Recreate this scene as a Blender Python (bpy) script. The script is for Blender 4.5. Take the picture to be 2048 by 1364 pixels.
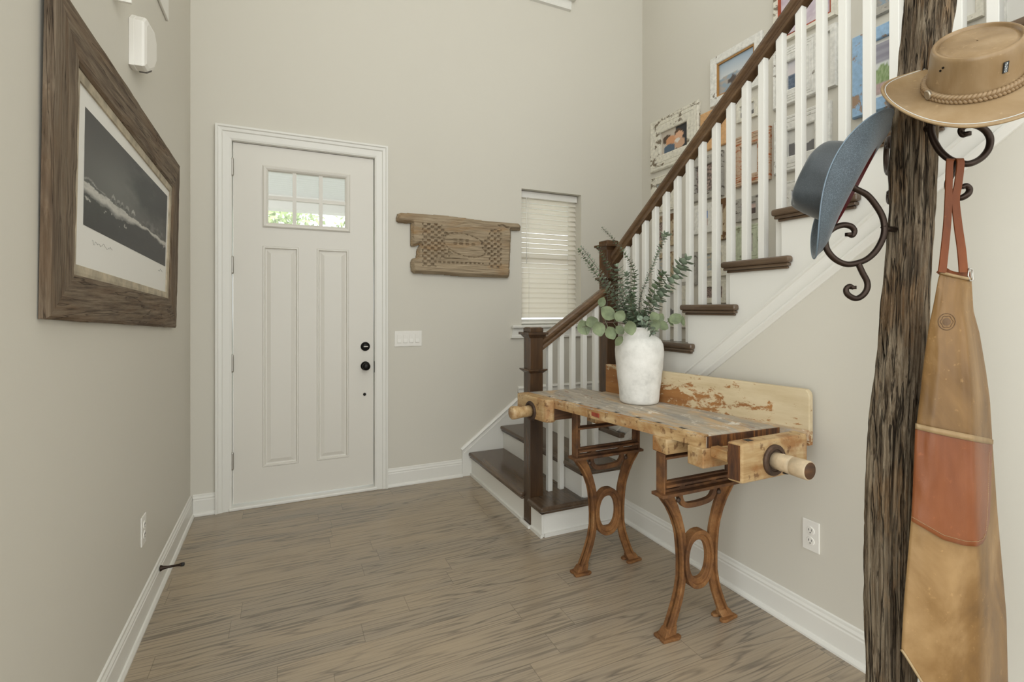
import bpy, bmesh, math, random
from mathutils import Vector, Matrix, noise as mn
random.seed(7)
C = bpy.context.scene.collection
for o in list(bpy.data.objects):
    bpy.data.objects.remove(o)
sc = bpy.context.scene

# ------------------------------------------------------------------ camera
YAW = 0.43247                      # the camera looks this far to the right of the hall's length (+y)
cam_d = bpy.data.cameras.new('camera')
cam = bpy.data.objects.new('camera', cam_d); C.objects.link(cam)
cam.location = (0, 0, 1.33)
cam.rotation_euler = (math.pi/2, 0, -YAW)
cam_d.sensor_fit = 'HORIZONTAL'; cam_d.sensor_width = 36
cam_d.lens = 36*988/2048
cam_d.shift_y = -64/2048
cam_d.clip_start = 0.05
sc.camera = cam
# ------------------------------------------------------------------ daylight and added lights
w = bpy.data.worlds.new('daylight'); sc.world = w; w.use_nodes = True
wb = w.node_tree.nodes['Background']
wb.inputs[0].default_value = (0.95, 0.985, 0.985, 1)
wb.inputs[1].default_value = 2.4
def area(name, loc, rot, sx, sy, power, col=(1, 1, 1)):
    l = bpy.data.lights.new(name, 'AREA'); l.shape = 'RECTANGLE'; l.size = sx; l.size_y = sy
    l.energy = power; l.color = col
    o = bpy.data.objects.new(name, l); C.objects.link(o); o.location = loc; o.rotation_euler = rot
    return o
# unseen area lights, no windows built: one added behind the camera, one for assumed daylight from the left; the upper hall and ceiling lights are added fill
area('added_rear_fill', (0.6, -3.6, 1.7), (math.radians(90), 0, 0), 3.4, 2.6, 15, (0.98, 1.0, 0.955))  # unseen panel added for soft light from behind the camera
area('assumed_left_daylight', (-2.6, -1.2, 1.6), (math.radians(90), 0, math.radians(-62)), 2.6, 2.2, 46, (0.98, 1.0, 0.955))  # unseen panel for assumed daylight from the left, brightening the stair wall
area('upper_hall_fill', (-0.2, -1.2, 4.3), (math.radians(68), 0, math.radians(-38)), 1.6, 1.2, 15, (0.98, 1.0, 0.97))  # unseen light added to brighten the gallery wall and stairs
area('hall_ceiling_fill', (0.7, 1.7, 5.2), (0, 0, 0), 0.9, 0.9, 6, (1.0, 0.96, 0.88))  # unseen lamp added as soft fill from above
sc.view_settings.view_transform = 'Standard'
sc.view_settings.look = 'None'
sc.view_settings.gamma = 1.0
sc.view_settings.use_curve_mapping = False
sc.view_settings.exposure = 0.0

# ------------------------------------------------------------------ helpers
def lin(c):
    r = []
    for v in c:
        v = v/255.0
        r.append(v/12.92 if v <= 0.04045 else ((v+0.055)/1.055)**2.4)
    return tuple(r)
def rgba(c): return (*lin(c), 1.0)

class NT:
    """a small wrapper round a material's node tree"""
    def __init__(s, name, rough=0.5, metal=0.0, spec=0.5):
        s.m = bpy.data.materials.new(name); s.m.use_nodes = True
        s.t = s.m.node_tree; s.b = s.t.nodes['Principled BSDF']
        s.b.inputs['Roughness'].default_value = rough
        s.b.inputs['Metallic'].default_value = metal
        s.b.inputs['Specular IOR Level'].default_value = spec
    def n(s, typ, **kw):
        nd = s.t.nodes.new(typ)
        for k, v in kw.items(): setattr(nd, k, v)
        return nd
    def put(s, sock, v):
        if isinstance(v, bpy.types.NodeSocket): s.t.links.new(v, sock)
        elif v is not None: sock.default_value = v
    def base(s, v): s.put(s.b.inputs['Base Color'], v if isinstance(v, bpy.types.NodeSocket) else rgba(v)); return s
    def rough(s, v): s.put(s.b.inputs['Roughness'], v); return s
    def co(s, kind='Object'): return s.n('ShaderNodeTexCoord').outputs[kind]
    def map(s, scale=(1, 1, 1), rot=(0, 0, 0), loc=(0, 0, 0), vec=None):
        nd = s.n('ShaderNodeMapping'); s.put(nd.inputs['Vector'], vec if vec is not None else s.co())
        nd.inputs['Scale'].default_value = scale; nd.inputs['Rotation'].default_value = rot; nd.inputs['Location'].default_value = loc
        return nd.outputs[0]
    def noise(s, vec, scale=5, detail=3, rough=0.5, dist=0.0, out=0):
        nd = s.n('ShaderNodeTexNoise'); s.put(nd.inputs['Vector'], vec)
        nd.inputs['Scale'].default_value = scale; nd.inputs['Detail'].default_value = detail
        nd.inputs['Roughness'].default_value = rough; nd.inputs['Distortion'].default_value = dist
        return nd.outputs[out]
    def math(s, op, a, b=None, c=None, clamp=False):
        nd = s.n('ShaderNodeMath', operation=op, use_clamp=clamp)
        s.put(nd.inputs[0], a)
        if b is not None: s.put(nd.inputs[1], b)
        if c is not None: s.put(nd.inputs[2], c)
        return nd.outputs[0]
    def ramp(s, fac, stops):
        nd = s.n('ShaderNodeValToRGB'); s.put(nd.inputs[0], fac)
        el = nd.color_ramp.elements
        while len(el) > 1: el.remove(el[-1])
        el[0].position = stops[0][0]; el[0].color = rgba(stops[0][1])
        for p, c in stops[1:]:
            e = el.new(p); e.color = rgba(c)
        return nd.outputs[0]
    def step(s, fac, lo, hi):
        nd = s.n('ShaderNodeMapRange'); nd.clamp = True
        s.put(nd.inputs[0], fac); nd.inputs[1].default_value = lo; nd.inputs[2].default_value = hi
        return nd.outputs[0]
    def mix(s, fac, a, b, blend='MIX'):
        nd = s.n('ShaderNodeMix', data_type='RGBA', blend_type=blend)
        s.put(nd.inputs[0], fac)
        s.put(nd.inputs[6], a if isinstance(a, bpy.types.NodeSocket) else rgba(a))
        s.put(nd.inputs[7], b if isinstance(b, bpy.types.NodeSocket) else rgba(b))
        return nd.outputs[2]
    def bump(s, h, strength=0.3, dist=0.01):
        nd = s.n('ShaderNodeBump'); s.put(nd.inputs['Height'], h)
        nd.inputs['Strength'].default_value = strength; nd.inputs['Distance'].default_value = dist
        s.t.links.new(nd.outputs[0], s.b.inputs['Normal']); return s
    def sep(s, vec):
        nd = s.n('ShaderNodeSeparateXYZ'); s.put(nd.inputs[0], vec); return nd.outputs
    def comb(s, x, y, z):
        nd = s.n('ShaderNodeCombineXYZ'); s.put(nd.inputs[0], x); s.put(nd.inputs[1], y); s.put(nd.inputs[2], z); return nd.outputs[0]

MAT = {}
def plain(name, col, rough=0.5, metal=0.0, spec=0.5, var=0.0, vscale=6, bump=0.0, bscale=60):
    t = NT(name, rough, metal, spec)
    if var:
        f = t.noise(t.co(), vscale, 4, 0.6)
        a = tuple(max(0, c*(1-var)) for c in col); b = tuple(min(255, c*(1+var)) for c in col)
        t.base(t.ramp(f, [(0.3, a), (0.7, b)]))
    else: t.base(col)
    if bump: t.bump(t.noise(t.co(), bscale, 4), bump, 0.004)
    MAT[name] = t.m
    return t.m

# --- paint and trim
plain('wall_paint', (212, 207.5, 196), 0.55, spec=0.35, bump=0.04, bscale=220)
plain('trim_paint', (229, 227, 220), 0.35)
plain('door_paint', (222, 218, 209), 0.38)
plain('ceiling_paint', (240, 238, 233), 0.7)
plain('white_plastic', (236, 233, 226), 0.35)
plain('outlet_slot', (40, 38, 36), 0.6)
plain('black_metal', (26, 24, 22), 0.32, 0.7)
plain('bronze_metal', (52, 40, 32), 0.4, 0.7)
plain('nickel', (176, 172, 164), 0.35, 0.9)
plain('sheet_white', (236, 236, 232), 0.6)
def floor_mat():
    t = NT('oak_floor', 0.3)
    x, y, z = t.sep(t.co())
    PW = 0.127
    r = t.math('DIVIDE', t.math('ADD', y, 10.03), PW); row = t.math('FLOOR', r); fr = t.math('FRACT', r)
    wn = t.n('ShaderNodeTexWhiteNoise', noise_dimensions='1D'); t.put(wn.inputs['W'], row)
    xs = t.math('DIVIDE', t.math('ADD', x, t.math('MULTIPLY', wn.outputs[0], 7.0)), 0.95)
    pl = t.math('FLOOR', xs); fx = t.math('FRACT', xs)
    w2 = t.n('ShaderNodeTexWhiteNoise', noise_dimensions='2D'); t.put(w2.inputs['Vector'], t.comb(row, pl, 0.0))
    rnd = w2.outputs[0]
    g = t.comb(t.math('MULTIPLY_ADD', x, 0.6, t.math('MULTIPLY', rnd, 31.0)), t.math('MULTIPLY', y, 10.0), t.math('MULTIPLY', rnd, 17.0))
    big = t.noise(g, 1.0, 3, 0.5, 0.2)
    ring = t.math('ABSOLUTE', t.math('SUBTRACT', t.math('FRACT', t.math('MULTIPLY', big, 12.0)), 0.5))
    rings = t.step(ring, 0.0, 0.2)
    fine = t.noise(t.comb(t.math('MULTIPLY_ADD', x, 4.0, t.math('MULTIPLY', rnd, 9.0)), t.math('MULTIPLY', y, 150.0), 0.0), 1.0, 4, 0.65)
    tone = t.noise(t.comb(t.math('MULTIPLY', x, 1.6), t.math('MULTIPLY', y, 5.0), rnd), 1.0, 3)
    light = t.mix(t.step(tone, 0.35, 0.65), (169, 153, 131), (153, 142, 127))
    light = t.mix(t.math('MULTIPLY', rnd, 0.5), light, (176, 158, 133))
    col = t.mix(rings, t.mix(t.math('MULTIPLY_ADD', t.step(tone, 0.38, 0.6), 0.4, 0.32), light, (98, 90, 82)), light)
    col = t.mix(t.math('MULTIPLY', t.step(fine, 0.45, 0.7), 0.42), col, (118, 106, 94))
    e1 = t.step(t.math('MINIMUM', fr, t.math('SUBTRACT', 1.0, fr)), 0.0, 0.02)
    e2 = t.step(t.math('MINIMUM', fx, t.math('SUBTRACT', 1.0, fx)), 0.0, 0.0022)
    edge = t.math('MINIMUM', e1, e2)
    col = t.mix(t.math('MULTIPLY', t.math('SUBTRACT', 1.0, edge), 0.5), col, (78, 69, 60))
    t.base(col)
    t.rough(t.math('MULTIPLY_ADD', rings, -0.05, 0.27))
    t.bump(t.math('ADD', t.math('MULTIPLY', edge, 0.4), t.math('MULTIPLY', rings, 0.12)), 0.12, 0.0015)
    MAT['oak_floor'] = t.m
floor_mat()
def wood(name, stops, axis='X', stretch=10, scale=3.0, rough=0.4, ringn=7.0, bump=0.15, fine=0.35, dark=None, worn=None, spec=0.5):
    """grained wood; the grain runs along the given object axis"""
    t = NT(name, rough, spec=spec)
    sc_ = [scale*stretch]*3; sc_['XYZ'.index(axis)] = scale
    v = t.map(tuple(sc_))
    big = t.noise(v, 0.35, 3, 0.55, 0.8)
    rg = t.math('ABSOLUTE', t.math('SUBTRACT', t.math('FRACT', t.math('MULTIPLY', big, ringn)), 0.5))
    fn = t.noise(v, 3.0, 5, 0.7)
    f = t.math('ADD', t.math('MULTIPLY', rg, 1.2), t.math('MULTIPLY', t.math('SUBTRACT', fn, 0.5), fine*2), clamp=True)
    col = t.ramp(f, stops)
    if worn:
        wf = t.noise(t.map((worn[1],)*3), 1.0, 5, 0.65)
        col = t.mix(t.math('MULTIPLY', t.step(wf, worn[2], worn[2]+0.15), worn[3]), col, worn[0])
    t.base(col)
    if bump: t.bump(t.math('ADD', t.math('MULTIPLY', fn, 0.7), rg), bump, 0.004)
    MAT[name] = t.m
    return t.m
def stained(name, c0, c1, c2, axis, rough):
    """evenly stained hardwood with a fine straight grain"""
    t = NT(name, rough)
    s1 = [70.0]*3; s1['XYZ'.index(axis)] = 3.0
    s2 = [9.0]*3; s2['XYZ'.index(axis)] = 2.0
    fn = t.noise(t.map(tuple(s1)), 1.0, 5, 0.65); bl = t.noise(t.map(tuple(s2)), 1.0, 4, 0.6)
    t.base(t.mix(t.math('MULTIPLY', t.step(fn, 0.35, 0.68), 0.55), t.ramp(bl, [(0.3, c0), (0.5, c1), (0.72, c2)]), c0))
    t.bump(fn, 0.1, 0.002); MAT[name] = t.m
stained('dark_stained_oak', (54, 39, 28), (78, 57, 39), (110, 77, 46), 'Z', 0.26)
stained('dark_stained_rail', (78, 58, 41), (104, 79, 55), (130, 101, 70), 'X', 0.24)
stained('dark_stained_long', (76, 57, 41), (100, 77, 54), (124, 97, 68), 'Y', 0.24)
stained('tread_oak', (74, 59, 46), (98, 80, 63), (120, 100, 79), 'Y', 0.2)
def barnwood(name, axis):
    t = NT(name, 0.8, spec=0.2)
    s1 = [85.0]*3; s1['XYZ'.index(axis)] = 4.0
    s2 = [16.0]*3; s2['XYZ'.index(axis)] = 2.2
    fn = t.noise(t.map(tuple(s1)), 1.0, 6, 0.7); bl = t.noise(t.map(tuple(s2)), 1.0, 5, 0.6, 0.6)
    col = t.ramp(fn, [(0.28, (62, 51, 41)), (0.45, (106, 92, 77)), (0.6, (130, 116, 99)), (0.78, (152, 138, 120))])
    col = t.mix(t.math('MULTIPLY', t.step(bl, 0.48, 0.64), 0.4), col, (112, 87, 63))
    d = t.noise(t.map(tuple(s2), loc=(3, 8, 5)), 1.0, 5, 0.6, 0.6)
    col = t.mix(t.math('MULTIPLY', t.step(d, 0.55, 0.66), 0.6), col, (84, 70, 58))
    s3 = [30.0]*3; s3['XYZ'.index(axis)] = 1.3
    k = t.math('ABSOLUTE', t.math('SUBTRACT', t.noise(t.map(tuple(s3), loc=(5, 5, 1)), 1.0, 3, 0.5), 0.5))
    col = t.mix(t.math('MULTIPLY', t.math('SUBTRACT', 1.0, t.step(k, 0.0, 0.012)), 0.8), col, (48, 38, 30))
    t.base(col); t.bump(t.math('ADD', fn, t.math('MULTIPLY', t.step(k, 0.0, 0.015), 0.6)), 0.5, 0.004); MAT[name] = t.m
barnwood('weathered_frame_wood', 'Y'); barnwood('weathered_frame_wood_upright', 'Z')
def carved_mat():
    t = NT('carved_board_wood', 0.85, spec=0.2)
    fn = t.noise(t.map((5, 60, 95)), 1.0, 6, 0.7, 0.4); bl = t.noise(t.map((2.4, 8, 9)), 1.0, 5, 0.6, 0.6)
    col = t.ramp(fn, [(0.28, (92, 77, 60)), (0.42, (146, 130, 107)), (0.6, (172, 155, 130)), (0.8, (192, 176, 151))])
    col = t.mix(t.math('MULTIPLY', t.step(bl, 0.52, 0.68), 0.55), col, (162, 122, 74))
    d = t.noise(t.map((3.0, 10, 14), loc=(3, 8, 5)), 1.0, 5, 0.6, 0.6)
    col = t.mix(t.math('MULTIPLY', t.step(d, 0.54, 0.68), 0.45), col, (120, 102, 82))
    t.base(col); t.bump(fn, 0.5, 0.004); MAT['carved_board_wood'] = t.m
carved_mat()
def bench_mats():
    def honey(name, axis, worn):
        t = NT(name, 0.55, spec=0.4)
        s3 = [26.0]*3; s3['XYZ'.index(axis)] = 2.4
        v = t.map(tuple(s3))
        fn = t.noise(v, 1.0, 5, 0.65)
        bl = t.noise(t.map((7, 7, 7)), 1.0, 5, 0.6, 0.4)
        col = t.ramp(fn, [(0.25, (144, 106, 62)), (0.5, (182, 152, 108)), (0.75, (206, 184, 148))])
        col = t.mix(t.math('MULTIPLY', t.step(bl, 0.47, 0.6), worn), col, (142, 88, 38))
        sp = t.noise(t.map((34, 34, 34)), 1.0, 4, 0.6)
        col = t.mix(t.math('MULTIPLY', t.step(sp, 0.57, 0.66), 0.75), col, (98, 62, 34))
        t.base(col); t.bump(fn, 0.3, 0.003)
        MAT[name] = t.m
    honey('bench_beech', 'X', 0.7); honey('bench_beech_long', 'Y', 0.6)
    # the working surface: grey from use, smeared with paint
    t = NT('bench_worktop', 0.6, spec=0.35)
    fn = t.noise(t.map((30, 2.2, 30)), 1.0, 5, 0.65)
    col = t.ramp(fn, [(0.25, (132, 123, 111)), (0.5, (168, 158, 143)), (0.75, (194, 184, 168))])
    a = t.noise(t.map((9, 3.4, 9)), 1.0, 5, 0.6, 0.6)
    col = t.mix(t.math('MULTIPLY', t.step(a, 0.5, 0.66), 0.75), col, (204, 166, 116))
    b = t.noise(t.map((8, 4, 8), loc=(3, 7, 1)), 1.0, 5, 0.65, 0.5)
    col = t.mix(t.math('MULTIPLY', t.step(b, 0.54, 0.66), 0.7), col, (128, 134, 138))
    c = t.noise(t.map((16, 9, 16), loc=(9, 2, 4)), 1.0, 5, 0.7, 0.5)
    col = t.mix(t.math('MULTIPLY', t.step(c, 0.58, 0.66), 0.85), col, (226, 220, 208))
    d = t.noise(t.map((18, 8, 18), loc=(1, 12, 8)), 1.0, 5, 0.7, 0.5)
    col = t.mix(t.math('MULTIPLY', t.step(d, 0.62, 0.7), 0.7), col, (138, 88, 54))
    t.base(col); t.bump(fn, 0.25, 0.003); MAT['bench_worktop'] = t.m
    # the back board: pale paint worn off in ragged patches
    t = NT('bench_back_paint', 0.6, spec=0.35)
    fn = t.noise(t.map((26, 2.4, 26)), 1.0, 5, 0.6)
    pale = t.ramp(fn, [(0.25, (192, 172, 136)), (0.75, (214, 198, 166))])
    a = t.noise(t.map((13, 9, 20)), 1.0, 8, 0.74, 0.3)
    x, y, z = t.sep(t.co())
    bias = t.math('ADD', t.math('MULTIPLY_ADD', y, 0.22, 0.0), t.math('MULTIPLY_ADD', z, -0.9, 0.83))
    col = t.mix(t.math('MULTIPLY', t.step(t.math('ADD', a, bias), 0.475, 0.52), 0.9), pale, t.ramp(fn, [(0.2, (120, 66, 24)), (0.8, (172, 116, 52))]))
    t.base(col); t.bump(a, 0.3, 0.003); MAT['bench_back_paint'] = t.m
    # cast iron gone to rust
    t = NT('rusty_iron', 0.72, 0.25, 0.4)
    a = t.noise(t.map((9, 9, 9)), 1.0, 6, 0.65)
    col = t.ramp(a, [(0.25, (70, 48, 34)), (0.42, (114, 77, 46)), (0.58, (146, 102, 60)), (0.8, (172, 136, 96))])
    p = t.noise(t.map((160, 160, 160)), 1.0, 3, 0.6)
    col = t.mix(t.math('MULTIPLY', t.step(p, 0.56, 0.68), 0.55), col, (96, 60, 38))
    t.base(col); t.bump(t.math('ADD', a, t.math('MULTIPLY', p, 0.5)), 0.45, 0.003); MAT['rusty_iron'] = t.m
    t = NT('dark_iron', 0.6, 0.45, 0.4)
    a = t.noise(t.map((22, 22, 22)), 1.0, 5, 0.65)
    t.base(t.ramp(a, [(0.3, (58, 47, 41)), (0.6, (92, 73, 60)), (0.8, (124, 94, 68))])); t.bump(a, 0.35, 0.002); MAT['dark_iron'] = t.m
bench_mats()
wood('bench_shade_and_end', [(0.0, (70, 46, 28)), (0.4, (104, 70, 40)), (0.8, (132, 94, 54)), (1.0, (150, 112, 68))], 'X', 8, 4, 0.6, 3, 0.2)  # darker wood: shade painted on the far vise block, end grain on the handle
plain('handle_pale', (196, 176, 146), 0.55, var=0.14, vscale=14, bump=0.2, bscale=60)
def bracket_mat():
    t = NT('rusty_bracket', 0.7, 0.3, 0.4)
    a = t.noise(t.map((12, 12, 12)), 1.0, 6, 0.65)
    t.base(t.ramp(a, [(0.3, (70, 50, 38)), (0.5, (106, 74, 50)), (0.7, (140, 98, 60))])); t.bump(a, 0.4, 0.003); MAT['rusty_bracket'] = t.m
bracket_mat()
def vase_mat():
    t = NT('chalky_ceramic', 0.85, spec=0.2)
    a = t.noise(t.co(), 9, 6, 0.65); b = t.noise(t.co(), 45, 5, 0.6)
    col = t.ramp(a, [(0.3, (196, 194, 188)), (0.5, (222, 220, 214)), (0.7, (234, 232, 227))])
    t.base(col); t.bump(t.math('ADD', a, t.math('MULTIPLY', b, 0.5)), 0.35, 0.006); MAT['chalky_ceramic'] = t.m
vase_mat()
plain('leaf_blue_green', (132, 145, 126), 0.6, var=0.28, vscale=22, spec=0.3)
plain('leaf_dark_green', (98, 112, 88), 0.6, var=0.3, vscale=22, spec=0.3)
plain('leaf_pale_green', (112, 122, 92), 0.55, var=0.2, vscale=16, spec=0.35)
plain('twig', (96, 76, 66), 0.7, var=0.2)
def post_mat():
    t = NT('weathered_post', 0.9, spec=0.15)
    wv = t.noise(t.map((6, 6, 3)), 1.0, 2, out=1)
    v = t.n('ShaderNodeVectorMath', operation='MULTIPLY_ADD'); t.put(v.inputs[0], wv); v.inputs[1].default_value = (1.6, 1.6, 0.2); t.put(v.inputs[2], t.map((95, 95, 4.5)))
    fn = t.noise(v.outputs[0], 1.0, 8, 0.72, 0.3)
    col = t.ramp(fn, [(0.30, (38, 29, 22)), (0.42, (106, 90, 71)), (0.55, (148, 132, 110)), (0.72, (184, 169, 146))])
    b = t.noise(t.map((9, 9, 2.6)), 1.0, 6, 0.65)
    col = t.mix(t.math('MULTIPLY', t.step(b, 0.52, 0.66), 0.55), col, (168, 124, 76))
    d = t.noise(t.map((7, 7, 1.8), loc=(4, 1, 7)), 1.0, 5, 0.65)
    col = t.mix(t.math('MULTIPLY', t.step(d, 0.54, 0.66), 0.6), col, (92, 76, 60))
    c = t.noise(t.map((120, 120, 16)), 1.0, 4, 0.65)
    col = t.mix(t.math('MULTIPLY', t.step(c, 0.57, 0.67), 0.75), col, (40, 31, 24))
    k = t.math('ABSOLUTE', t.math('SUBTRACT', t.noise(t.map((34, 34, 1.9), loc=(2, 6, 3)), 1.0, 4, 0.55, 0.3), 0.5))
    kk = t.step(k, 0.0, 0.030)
    col = t.mix(t.math('MULTIPLY', t.math('SUBTRACT', 1.0, kk), 0.85), col, (34, 26, 20))  # crack shade painted as dark lines, separate from the modelled grooves
    t.base(col); t.bump(t.math('ADD', t.math('MULTIPLY', kk, 0.8), t.math('ADD', fn, t.math('MULTIPLY', c, -0.5))), 1.0, 0.012); MAT['weathered_post'] = t.m
post_mat()
def leather(name, c0, c1, c2, rough=0.45, sc_=(7, 7, 3)):
    t = NT(name, rough, spec=0.32)
    a = t.noise(t.map(sc_), 1.0, 5, 0.6, 0.5)
    col = t.ramp(a, [(0.28, c0), (0.5, c1), (0.72, c2)])
    s = t.noise(t.map((60, 60, 60)), 1.0, 5, 0.7)
    col = t.mix(t.math('MULTIPLY', t.step(s, 0.62, 0.74), 0.35), col, tuple(min(255, x*1.3) for x in c2))
    t.base(col)
    g = t.noise(t.co(), 420, 3, 0.6)
    t.bump(t.math('ADD', t.math('MULTIPLY', g, 0.5), s), 0.12, 0.002)
    MAT[name] = t.m
leather('tan_leather', (82, 58, 30), (118, 88, 50), (152, 122, 82), 0.42, (6, 6, 3.5))
leather('hat_leather', (100, 76, 46), (136, 112, 80), (162, 140, 110), 0.32, (5, 5, 5))
leather('red_brown_leather', (90, 48, 23), (112, 62, 31), (128, 76, 44), 0.38)
leather('strap_leather', (78, 36, 9), (102, 50, 13), (122, 66, 22), 0.55)
leather('edge_leather', (120, 96, 64), (140, 116, 82), (158, 136, 102), 0.5)
leather('braid_leather', (112, 88, 60), (138, 114, 84), (160, 138, 108), 0.4)
def felt():
    t = NT('blue_grey_felt', 0.62, spec=0.5)
    a = t.noise(t.co(), 14, 5, 0.6); g = t.noise(t.co(), 500, 2, 0.6)
    t.base(t.mix(t.math('MULTIPLY', t.step(g, 0.45, 0.7), 0.3), t.ramp(a, [(0.3, (40, 49, 55)), (0.7, (55, 66, 72))]), (122, 138, 150)))
    t.b.inputs['Sheen Weight'].default_value = 0.25
    t.bump(g, 0.1, 0.001); MAT['blue_grey_felt'] = t.m
felt()
def felt_crown():
    t = NT('dark_grey_felt', 0.42, spec=0.55)
    a = t.noise(t.co(), 16, 5, 0.6); g = t.noise(t.co(), 500, 2, 0.6)
    t.base(t.mix(t.math('MULTIPLY', t.step(g, 0.5, 0.72), 0.25), t.ramp(a, [(0.3, (46, 52, 56)), (0.7, (62, 68, 72))]), (104, 112, 118)))
    t.b.inputs['Sheen Weight'].default_value = 0.2
    t.bump(g, 0.08, 0.001); MAT['dark_grey_felt'] = t.m
felt_crown()
plain('dark_red_band', (92, 26, 26), 0.5)
plain('black_label', (22, 24, 26), 0.6)
plain('label_thread', (200, 206, 206), 0.6)
plain('medallion', (176, 166, 148), 0.4, 0.7)
plain('stamp_ink', (92, 68, 42), 0.7)
def shabby(name, paint, under, cover, sc_=(14, 14, 14), rough=0.7):
    """chipped paint over bare wood"""
    t = NT(name, rough, spec=0.3)
    a = t.noise(t.map(sc_), 1.0, 7, 0.68, 0.3)
    b = t.noise(t.map((40, 40, 40)), 1.0, 3, 0.6)
    p = t.mix(t.step(b, 0.35, 0.7), paint, tuple(c*0.9 for c in paint))
    k = t.step(a, cover, cover+0.035)
    t.base(t.mix(k, p, under)); t.bump(t.math('SUBTRACT', 1.0, k), 0.5, 0.003)
    MAT[name] = t.m
shabby('chipped_cream', (232, 227, 212), (130, 118, 100), 0.57, (13, 7, 13))
shabby('chipped_white', (238, 236, 229), (140, 130, 116), 0.62, (14, 9, 14))
shabby('chipped_blue', (164, 198, 230), (168, 142, 120), 0.53, (8, 7, 6))
shabby('chipped_green', (206, 212, 186), (148, 150, 122), 0.6)
shabby('chipped_brown', (196, 178, 148), (112, 82, 54), 0.47, (16, 10, 7))
shabby('red_slats', (176, 84, 58), (110, 40, 26), 0.56)
shabby('rust_slats', (208, 182, 156), (176, 104, 64), 0.53, (20, 8, 60))
shabby('orange_wood', (222, 176, 126), (150, 104, 60), 0.64)
shabby('grey_boards', (184, 180, 171), (104, 98, 90), 0.56, (20, 8, 30))
plain('mat_board', (232, 230, 224), 0.8)
plain('gold_lip', (172, 128, 72), 0.45)
t = NT('printed_picture', 0.4, spec=0.2)
at = t.n('ShaderNodeVertexColor'); at.layer_name = 'Col'; t.base(at.outputs[0]); MAT['printed_picture'] = t.m
def glass():
    m = bpy.data.materials.new('window_glass'); m.use_nodes = True; nt = m.node_tree; nt.nodes.clear()
    o = nt.nodes.new('ShaderNodeOutputMaterial'); mx = nt.nodes.new('ShaderNodeMixShader')
    a = nt.nodes.new('ShaderNodeBsdfTransparent'); b = nt.nodes.new('ShaderNodeBsdfGlossy'); b.inputs['Roughness'].default_value = 0.0
    mx.inputs[0].default_value = 0.05
    nt.links.new(a.outputs[0], mx.inputs[1]); nt.links.new(b.outputs[0], mx.inputs[2]); nt.links.new(mx.outputs[0], o.inputs[0])
    MAT['window_glass'] = m
glass()
def slat_mat():
    t = NT('blind_slat', 0.45); t.base((246, 243, 237))
    nt = t.t; tr = nt.nodes.new('ShaderNodeBsdfTranslucent'); tr.inputs[0].default_value = rgba((246, 242, 234))
    mx = nt.nodes.new('ShaderNodeMixShader'); mx.inputs[0].default_value = 0.6
    out = nt.nodes['Material Output']
    nt.links.new(t.b.outputs[0], mx.inputs[1]); nt.links.new(tr.outputs[0], mx.inputs[2]); nt.links.new(mx.outputs[0], out.inputs[0])
    MAT['blind_slat'] = t.m
slat_mat()
plain('porch_paint', (222, 226, 220), 0.6)
plain('tree_leaf', (176, 200, 140), 0.6, var=0.35, vscale=3)
plain('bark', (92, 78, 64), 0.9)
plain('porch_deck', (150, 144, 136), 0.8)
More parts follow.
